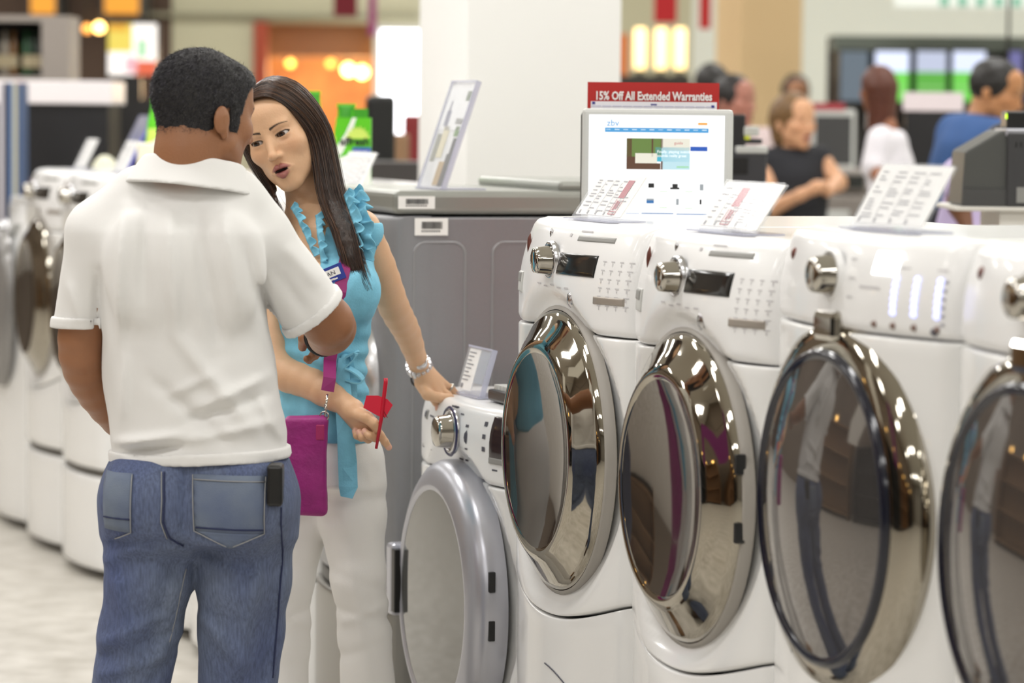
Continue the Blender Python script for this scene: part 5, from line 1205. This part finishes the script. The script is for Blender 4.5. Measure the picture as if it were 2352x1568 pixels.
# black counter with white top, left
a = at(-80, 236, 15); b = at(258, 186, 15); t = empty('bar_counter', 'black counter with thick white top below the bottle case', 'counter', ((a.x+b.x)/2, 15, 0)); hx = (b.x-a.x)/2
box('counter_top', (-hx, 0, a.z), (hx, .5, b.z), mat('counter_white', 'ece6e8', .4), t, bev=.005); box('counter_front', (-hx+.02, .03, 0), (hx-.02, .48, a.z), mat('counter_black', '121114', .4), t)
box('counter_red_end', (-hx+.22, -.003, a.z+.01), (-hx+.26, 0, b.z-.01), mat('counter_red', 'c05060', .5), t)
tag(pbox('black_partition', 255, 228, 430, 380, 16.5, .1, mat('partition_black', '1a1818', .5), zlow=0), 'low black partition behind the left machines', 'partition')
for i, (x, col) in enumerate(((2, 'c8c4cc'), (14, '3a3a48'), (24, '4a6a98'), (34, 'b8b49c'), (44, '44587c'))):
    tag(pbox('upright_box', x-4, 190, x+5, 300, 14.3, .2, mat('upright_'+col, col, .6), zlow=0), ('white', 'charcoal', 'blue', 'cream', 'slate blue')[i]+' tall slim carton standing at the end of the black counter', 'carton')
tag(sdf_obj('cream_bundle', lambda P: ell(P, (0, 0, .08), (.055, .05, .085))-.004*vnoise(P, 40), (-.09, -.08, -.02), (.09, .08, .19), .006, mat('cream_cloth', 'd9d8c2', .9)), 'cream rounded cloth bundle on the far end dryer', 'cloth').location = local_row(11.95, .12, .36, 1.2505)
# blue leaflet stand at the far end
t = empty('leaflet_stand', 'blue and grey leaflet stand tilted on the far washers', 'sign holder', local_row(11.05, .1, .3, 1.3725), RZ)
Mx = Matrix.Rotation(-.45, 4, 'X'); box('leaflet', (-.12, -.002, .004), (.12, .002, .22), mat('leaflet_blue_grey', '5a5f86', .4, noise=.4, nscale=12, col2='9a98a0'), t, M=Mx); box('stand_edge', (.12, -.004, 0), (.128, .004, .225), mat('stand_edge_blue', '5c62c8', .3), t, M=Mx); box('stand_foot', (-.12, -.01, 0), (.12, .09, .004), ACRYL_EDGE, t)
# dark swivel chair and things between the box and the column
t = empty('office_chair', 'black office chair standing beyond the green packs', 'chair', (at(878, 300, 13.5).x, 13.5, 0), .3)
c_ = 1.20
box('backrest', (-.06, 0, c_), (.06, .06, 1.66), BLACK, t, bev=.02); box('seat', (-.2, -.35, 1.05), (.2, .02, 1.13), BLACK, t, bev=.03); tube('back_post', [(0, .03, 1.1), (0, .05, 1.3)], .02, BLACK, t); tube('gas_post', [(0, -.15, .08), (0, -.15, 1.06)], .03, BLACK, t)
for i in range(5): a_ = i*1.257; tube('leg', [(0, -.15, .1), (.28*math.cos(a_), -.15+.28*math.sin(a_), .05)], .02, BLACK, t); lathe('caster', [(0, -.02), (.03, -.02), (.03, .02), (0, .02)], BLACK, t, (.28*math.cos(a_), -.15+.28*math.sin(a_), .03), 12)
tag(pbox('dark_table', 830, 372, 990, 400, 12.6, .5, mat('dark_table_top', '3a3634', .5), zlow=0), 'dark grey table below the bright window', 'table')
tag(pbox('red_case', 925, 262, 975, 312, 17.5, .3, mat('red_case', '7c1a1c', .5), None, .02, zlow=0), 'dark red case beside the white column', 'case')
tag(pbox('tan_carton', 880, 308, 935, 372, 14.2, .3, mat('tan_carton', '8a6a4c', .6), None, .01, zlow=0), 'tan carton beside the black office chair', 'carton')
# ---------------- screens under a dark beam, right
a = at(1915, 116, 19); b = at(2420, 86, 19)
struct(box('trim_4', (a.x, 19, a.z), (b.x, 19.3, b.z), mat('beam_grey', '5d635a', .6)))
struct(box('wall_screens', (a.x, 19.28, 0), (b.x, 19.4, b.z), mat('screen_wall', '3a3634', .6)))
for i, (x0, x1, e) in enumerate(((1926, 1998, .25), (2006, 2092, 1.3), (2100, 2178, .8), (2184, 2268, 1.2), (2310, 2352, .3))):
    Y = 18.9; a = at(x0, 236, Y); b = at(x1, 114, Y); hx = (b.x-a.x)/2
    t = empty('wall_screen', ('dim grey-blue wall screen at the beam end', 'bright wall screen with white top and green field, beside the dim one', 'softer green wall screen between two bright ones', 'bright wall screen with green field behind the man in blue', 'small dim blue wall screen past the man in blue')[i], 'screen', ((a.x+b.x)/2, Y, a.z))
    box('screen_case', (-hx, .01, 0), (hx, 19.28-Y, b.z-a.z), BLACK, t); h_ = b.z-a.z
    if i in (0, 4): box('screen_picture', (-hx+.008, 0, .01), (hx-.008, .012, h_-.01), emat('screen_dim_%d' % i, '8a9aa8' if i == 0 else '8a88c8', e*2), t)
    else:
        box('screen_sky', (-hx+.008, 0, h_*.58), (hx-.008, .012, h_-.01), emat('screen_sky_%d' % i, 'd4dcf4', e), t); box('screen_field', (-hx+.008, 0, .01), (hx-.008, .012, h_*.58), emat('screen_field_%d' % i, '6fd050', e*.85), t); box('screen_line', (-hx+.02, -.002, h_*.28), (hx-.02, 0, h_*.31), emat('screen_line', 'a8e090', .8), t)
    box('screen_bracket', (-.03, .1, -a.z), (.03, .2, 0), DGREY, t)
t = empty('hanging_sign', 'white sign with green lettering high over the wall screens', 'sign', (at(2250, -40, 19.2).x, 18.6, at(2250, 18, 18.6).z)); box('sign_board', (-.55, 0, 0), (.6, .04, .4), mat('sign_pale', 'e8eee8', .6), t); 
for i in range(7): box('sign_stroke', (-.30+.1*i, -.004, .01), (-.25+.1*i, 0, .06), mat('sign_green', '7ab8a0', .6), t)
for s in (-.4, .4): tube('sign_wire', [(s, .02, .4), (s, .02, CEIL-t.location.z)], .004, MGREY, t, 5)
# ---------------- service counter and equipment, right
a = at(1850, 506, 12.2)
t = empty('service_counter', 'long grey service counter where the shoppers stand', 'counter', (at(2050, 400, 15.2).x, 15.2, 0)); box('counter_top', (-.42, 0, 1.08), (1.2, .9, 1.12), LGREY, t, bev=.006); box('counter_body', (-.40, .04, 0), (1.18, .86, 1.08), mat('counter_taupe', '8f867e', .6), t)
t = empty('cash_register', 'taupe cash register with dark display on the service counter', 'register', (at(1948, 450, 15.3).x, 15.28, 1.1205), .25)
box('register_base', (-.14, 0, 0), (.15, .22, .12), mat('register_taupe', '8a827c', .5), t, bev=.02); box('register_top', (-.11, .02, .12), (.12, .20, .24), mat('register_taupe', '8a827c'), t, bev=.03); box('register_display', (-.08, .012, .15), (.08, .03, .21), SCREENOFF, t); box('register_tray', (-.14, -.03, .0), (.0, .0, .05), LGREY, t, bev=.01)
def crt(label, x0, y0, x1, y1, Y, zb_, red=True, rz=.3):
    a = at(x0, y1, Y); b = at(x1, y0, Y); hx = (b.x-a.x)/2; t = empty('till_monitor', label, 'monitor', ((a.x+b.x)/2, Y, zb_), rz); z0, z1 = a.z-zb_, b.z-zb_
    box('monitor_case', (-hx, 0, z0), (hx, .06, z1), LGREY, t, bev=.012); box('monitor_screen', (-hx+.025, -.003, z0+.03), (hx-.025, .004, z1-.03), mat('till_screen', '3f3e40', .2), t); box('monitor_stand', (-.03, .02, 0), (.03, .06, z0+.02), LGREY, t); box('monitor_foot', (-.1, -.05, 0), (.1, .12, .015), LGREY, t)
    if red: box('red_topper', (-hx+.01, .0, z1-.004), (hx-.06, .02, z1+.03), mat('topper_red', 'a83a44', .5), t)
    return t
crt('white till monitor with red topper beside the woman in black', 1856, 252, 1972, 392, 15.75, 1.1205)
crt('till monitor with pink top behind the shopper with the white sleeve', 1992, 235, 2050, 300, 14.5, 0, False, 0)
t = empty('till_board', 'pale till board behind the shoulder of the man in blue', 'board', (at(2160, 240, 14.6).x, 14.6, 0)); box('board_panel', (-.16, 0, at(2160, 255, 14.6).z), (.10, .03, at(2160, 212, 14.6).z), mat('pink_white', 'e0d4d8', .6), t); box('board_body', (-.15, .0, .0), (.09, .05, at(2160, 258, 14.6).z), mat('till_black', '1b1a1c', .4), t)
# receipt printer on a white stand in front
p = at(2210, 472, 8.6); t = empty('printer_stand', 'white stand with a thin shelf holding the dark grey printer', 'stand', (p.x, 8.6, 0)); zt2 = at(2210, 474, 8.6).z
box('stand_shelf', (-.018, 0, zt2-.012), (.50, .40, zt2), mat('stand_white', 'd9d6cf', .4), t, bev=.004); box('stand_body', (.10, .02, 0), (.48, .38, zt2-.012), mat('stand_white', 'd9d6cf'), t)
t = empty('receipt_printer', 'dark grey angular printer with black feeder on the white stand', 'printer', (p.x, 8.62, zt2+.0005))
prof = [(0, 0), (.36, 0), (.36, .19), (.10, .195), (.008, .14)]
V = [(x, 0, z) for x, z in prof]+[(x, .26, z) for x, z in prof]; n = len(prof)
b_ = mobj('printer_body', V, [tuple(range(n))[::1], tuple(range(2*n-1, n-1, -1))]+[(i+n, (i+1) % n+n, (i+1) % n, i) for i in range(n)], DGREY, t, False)
md = b_.modifiers.new('bevel', 'BEVEL'); md.width = .006; md.segments = 2
box('printer_front', (.115, -.012, .0), (.34, 0, .19), mat('printer_front_grey', '3b3b3d', .4), t, bev=.004); box('printer_skirt', (.002, -.006, .0), (.115, 0, .045), mat('printer_skirt_grey', '454545', .45), t); box('printer_lid', (.11, -.006, .18), (.35, .2, .20), SILVER, t, bev=.004); box('paper_feeder', (.12, .05, .199), (.3, .16, .245), BLACK, t, bev=.005); box('feeder_light', (.118, .05, .225), (.121, .055, .238), mat('green_led', 'b8f020', .3, emit=2), t)
boxes('printer_vents', [((.135, -.0135, .152), (.138, -.0115, .166)), ((.147, -.0135, .152), (.150, -.0115, .166))], BLACK, t); box('printer_window', (.14, -.014, .01), (.2, -.011, .05), MGREY, t)
# black printer behind the monitor
p = at(1688, 428, 9.4); t = empty('office_printer', 'black office printer with stacked trays right behind the lit monitor', 'printer', (p.x, 9.4, 0)); z0 = at(1688, 426, 9.4).z; zz = lambda py: at(1688, py, 9.4).z
box('printer_table', (-.34, -.02, 0), (.10, .4, z0-.001), mat('table_grey', '77736e', .6), t); box('printer_tower', (-.30, 0, z0), (.028, .3, zz(262)), mat('printer_black', '222224', .4), t, bev=.006); box('printer_base', (-.30, -.005, z0), (.088, .3, zz(340)), mat('printer_charcoal', '39393d', .4), t, bev=.008)
box('paper_tray', (.0, -.008, zz(352)), (.09, .26, zz(335)), LGREY, t, bev=.004); box('scanner_arm', (.02, 0, zz(312)), (.066, .25, zz(290)), LGREY, t, bev=.004); box('scanner_arm', (.02, 0, zz(330)), (.075, .25, zz(318)), mat('printer_charcoal', '39393d'), t, bev=.003); box('yellow_label', (.025, -.011, zz(320)), (.04, -.005, zz(312)), mat('yellow_label', 'd8e040', .5), t); box('tray_slot', (-.05, -.008, zz(400)), (.035, 0, zz(362)), BLACK, t)
tube('printer_cable', [(.08, -.01, z0+.02), (.088, -.02, z0-.03), (.10, -.03, z0-.08)], .003, BLACK, t, 6)
globe('orange glowing lamp below the chin of the man in blue', 2312, 288, 16.5, .055, mat('orange_lamp_glow', 'ffb84a', .4, emit=1.8, ecol='ffa830'))
# ---------------- other shoppers and staff
def shopper(label, Y, head, sc, face, sh, waist, hw_, shirt, haircol, hairlen, skin, arms=(), hips=None, sleeve=.5, lean=0, hide_legs=None, tops=None):
    """standing figure from picture landmarks: head centre, shoulders, waist; arms as lists of picture points with depth"""
    R0 = Vector((at(waist[0], waist[1], Y).x, Y, 0)); f = lambda px, py, dy=0: at(px, py, Y+dy)-R0
    t = empty('person', label, 'person', R0); sk = srgb(skin)
    hd = make_frame(f(*head), (lean, 0, 1), face); s1, s2 = f(*sh[0]), f(*sh[1]); wp = f(*waist)
    def hfn(P): return smin(head_fn((P-hd[0])@hd[1]/sc, True, False, .0035)*sc, rc(P, to_world((0, -.07*sc, -.035*sc), hd), (s1+s2)/2+Vector((0, 0, .0)), .048*sc, .055*sc), .02)
    def afn(P):
        d = np.full(len(P), 9, f32)
        for a in arms: d = np.minimum(d, chain(P, [f(*q) for q in a], [.046, .037, .024, .026, .018][:len(a)], .02))
        return d
    mid = (s1+s2)/2
    def tfn(P):
        kq = hw_/.16; d = smin(rc(P, s1, s2, .058*kq, .058*kq), rc(P, mid-Vector((0, 0, .10)), wp, hw_*.92, hw_*.86), .07); d = smin(d, rc(P, (s1+mid)/2-Vector((0, 0, .12)), (wp*2+s1)/3, .09*kq, .08*kq), .06); return smin(d, rc(P, (s2+mid)/2-Vector((0, 0, .12)), (wp*2+s2)/3, .09*kq, .08*kq), .06)
    hp = wp-Vector((0, 0, .14)); L1, L2 = Vector((hp.x-.09, hp.y, .07)), Vector((hp.x+.09, hp.y, .07))
    def trunk(P): return smin(tfn(P)+.012, smin(rc(P, hp, L1, .10, .045), rc(P, hp, L2, .10, .045), .02), .03)
    lo = np.minimum.reduce([np.array(p) for p in [hd[0], s1, s2, wp]+[f(*q) for a in arms for q in a]])-.22; hi = np.maximum.reduce([np.array(p) for p in [hd[0], s1, s2, wp]+[f(*q) for a in arms for q in a]])+.22
    cf = lambda v: np.tile(A3(sk), (len(v), 1))
    parts = [(hfn, hd[0]-np.array((.14, .15, .26))*sc, hd[0]+np.array((.14, .15, .15))*sc, .0055, lambda v: head_col(((v-hd[0])@hd[1]/sc).astype(f32), sk, srgb('9a5a50'), srgb(haircol))), (trunk, (lo[0], lo[1], .0), (hi[0], hi[1], hi[2]), .016, cf)]
    if arms: parts.append((afn, lo, hi, .009, cf))
    merge('body', parts, SKINM, t)
    def sfn(P):
        d = tfn(P)
        for a in arms:
            if sleeve: q0, q1 = f(*a[0]), f(*a[1]); d = smin(d, rc(P, q0, q0.lerp(q1, sleeve), .062, .056), .02)
        d = d-.004*vnoise(P, 30); d = smax(d, -(P[:, 2]-wp.z+.10), .01)
        if tops: d = smax(d, -ell(P, f(*tops[0]), tops[1]), .01)
        return d
    sdf_obj('shirt', sfn, lo, hi, .010, mat('shirt_'+shirt, shirt, .8, noise=.15, nscale=12), t)
    sdf_obj('trousers', lambda P: np.maximum(smin(rc(P, wp-Vector((0, 0, .05)), hp, hw_*.92, hw_*.95), smin(rc(P, hp, L1, .115, .06), rc(P, hp, L2, .115, .06), .02), .05), P[:, 2]-wp.z+.06), (lo[0], lo[1], .05), (hi[0], hi[1], wp.z+.1), .018, mat('dark_trousers', '26262e', .8), t)
    for L in (L1, L2): box('shoe', (L.x-.045, L.y-.16, 0), (L.x+.045, L.y+.09, .075), BLACK, t, bev=.03)
    def hair_(P):
        Q = ((P-hd[0])@hd[1]/sc).astype(f32); d = ell(Q, (0, .032, -.020), (.084, .096, .102)); 
        if hairlen > .02: d = smin(d, rc(Q, (0, .0, -.055), (0, -hairlen, -.05), .080, .070), .03)
        d = smax(d, -ell(Q, (0, -.035, .09), (.066, .105, .088)), .01)
        if hairlen <= .02: d = smax(d, -(Q[:, 1]+.055+.8*np.clip(Q[:, 2]+.03, 0, 1)), .01)
        return (d-.004*vnoise(P, 90))*sc
    sdf_obj('hair', hair_, hd[0]-np.array((.16, .18, .20+hairlen))*sc, hd[0]+np.array((.16, .18, .16))*sc, .007, mat('hair_'+haircol, haircol, .5, noise=.4, nscale=50), t)
    return t
shopper('woman with short golden-brown hair in a black sleeveless top, looking at her hands', 14.4, (1826, 278, 0), 1.0, (.55, -.8, -.25), ((1770, 368, 0), (1882, 362, .06)), (1828, 520, 0), .15, '1a1b22', '7a5a34', .06, 'd2a07c', [((1768, 372, 0), (1768, 480, -.1), (1838, 448, -.26), (1876, 430, -.28), (1895, 424, -.28)), ((1884, 366, .06), (1925, 420, -.05), (1900, 440, -.25))], sleeve=0, tops=((1822, 350, -.15), (.06, .09, .075)))
shopper('man in a blue polo shirt with black hair bending over the counter', 12.9, (2292, 212, -.02), 1.02, (.75, -.45, -.55), ((2190, 298, .05), (2290, 312, -.1)), (2205, 440, .06), .17, '34578e', '17130f', .0, 'b98358', [((2290, 312, -.1), (2300, 420, -.2), (2350, 470, -.3))], lean=.25)
shopper('shopper in a pale shirt with dark hair behind the black printer', 15.3, (1690, 232, 0), .98, (.7, -.6, -.4), ((1662, 330, 0), (1760, 322, .06)), (1715, 480, 0), .16, 'd8c4c4', '1c1716', .0, 'b07868')
shopper('shopper with dark hair whose head shows above the red sign', 16.2, (1632, 205, 0), 1.0, (-.2, .95, -.1), ((1585, 290, 0), (1680, 290, 0)), (1632, 420, 0), .16, '5a5460', '18140f', .0, 'a87858')
shopper('far shopper with dark hair behind the woman in black', 19.5, (1828, 220, 0), 1.0, (.1, -.9, 0), ((1790, 300, 0), (1868, 300, 0)), (1828, 400, 0), .16, '7a6a5c', '1a1410', .0, 'a87858')
shopper('shopper with long auburn hair and a white sleeve at the tills', 13.6, (2014, 206, .1), .80, (-.4, .85, -.1), ((2030, 325, .05), (2062, 318, .0)), (2042, 430, .0), .10, 'ece8ee', '5c2c18', .20, '8f5c40', [((2024, 322, -.02), (2008, 385, -.06), (2030, 420, -.16))], sleeve=.95)
shopper('person in a lavender shirt bent low behind the dark grey printer', 10.2, (2310, 372, 0), .95, (-.3, -.8, -.4), ((2215, 400, 0), (2330, 420, .1)), (2240, 560, 0), .15, 'b8a8cc', '201814', .0, '6e4830', [((2205, 405, -.02), (2206, 470, -.06), (2225, 530, -.1))], sleeve=.35)
# ---------------- things across the aisle that the chrome doors mirror
for i, y in enumerate((.6, 1.9, 3.2, 4.5, 5.8, 7.1, 8.4, 9.7, 11.0)):
    t = empty('aisle_lamp', 'warm pendant lamp hanging over the opposite aisle side', 'lamp', (-6.2, y, 2.0), 0, 'warm pendant lamps across the aisle')
    lathe('lamp_globe', [(0, -.07), (.05, -.05), (.07, 0), (.05, .05), (0, .07)], WARM, t, (0, 0, 0), 20, 'z'); tube('lamp_cord', [(0, 0, .09), (0, 0, CEIL-2.0)], .01, BLACK, t, 6)
for i, (y0, y1, col, z1) in enumerate(((-2, 1.2, '3d3a38', 1.9), (1.6, 4.6, '7d5a3a', 2.1), (5.0, 8.2, '2c2a2c', 1.7), (8.6, 12, '8a6a48', 2.0))):
    t = empty('aisle_shelf', ('charcoal', 'light brown', 'black', 'tan')[i]+' shelving unit across the aisle', 'shelving', (-6.9, (y0+y1)/2, 0)); h2 = (y1-y0)/2; mm = mat('aisle_'+col, col, .5)
    box('back_panel', (-.3, -h2, 0), (-.26, h2, z1), mm, t); box('side_panel', (-.26, -h2, 0), (.3, -h2+.03, z1), mm, t); box('side_panel', (-.26, h2-.03, 0), (.3, h2, z1), mm, t)
    for j in range(4): box('shelf', (-.26, -h2+.03, .1+j*(z1-.15)/3), (.3, h2-.03, .13+j*(z1-.15)/3), mm, t)
for y, col, nm in ((5.4, '6a1f5c', 'purple'), (7.6, 'd8d4cc', 'white')):
    t = empty('hanging_banner', nm+' banner hanging across the aisle from the washers', 'banner', (-4.6, y, 1.5)); box('banner_cloth', (-.006, -.25, 0), (.006, .25, 1.9), mat('aisle_banner_'+nm, col, .8), t); tube('banner_rod', [(0, -.28, 1.9), (0, .28, 1.9)], .012, MGREY, t, 6); tube('banner_wire', [(0, 0, 1.9), (0, 0, CEIL-1.5)], .004, MGREY, t, 5)
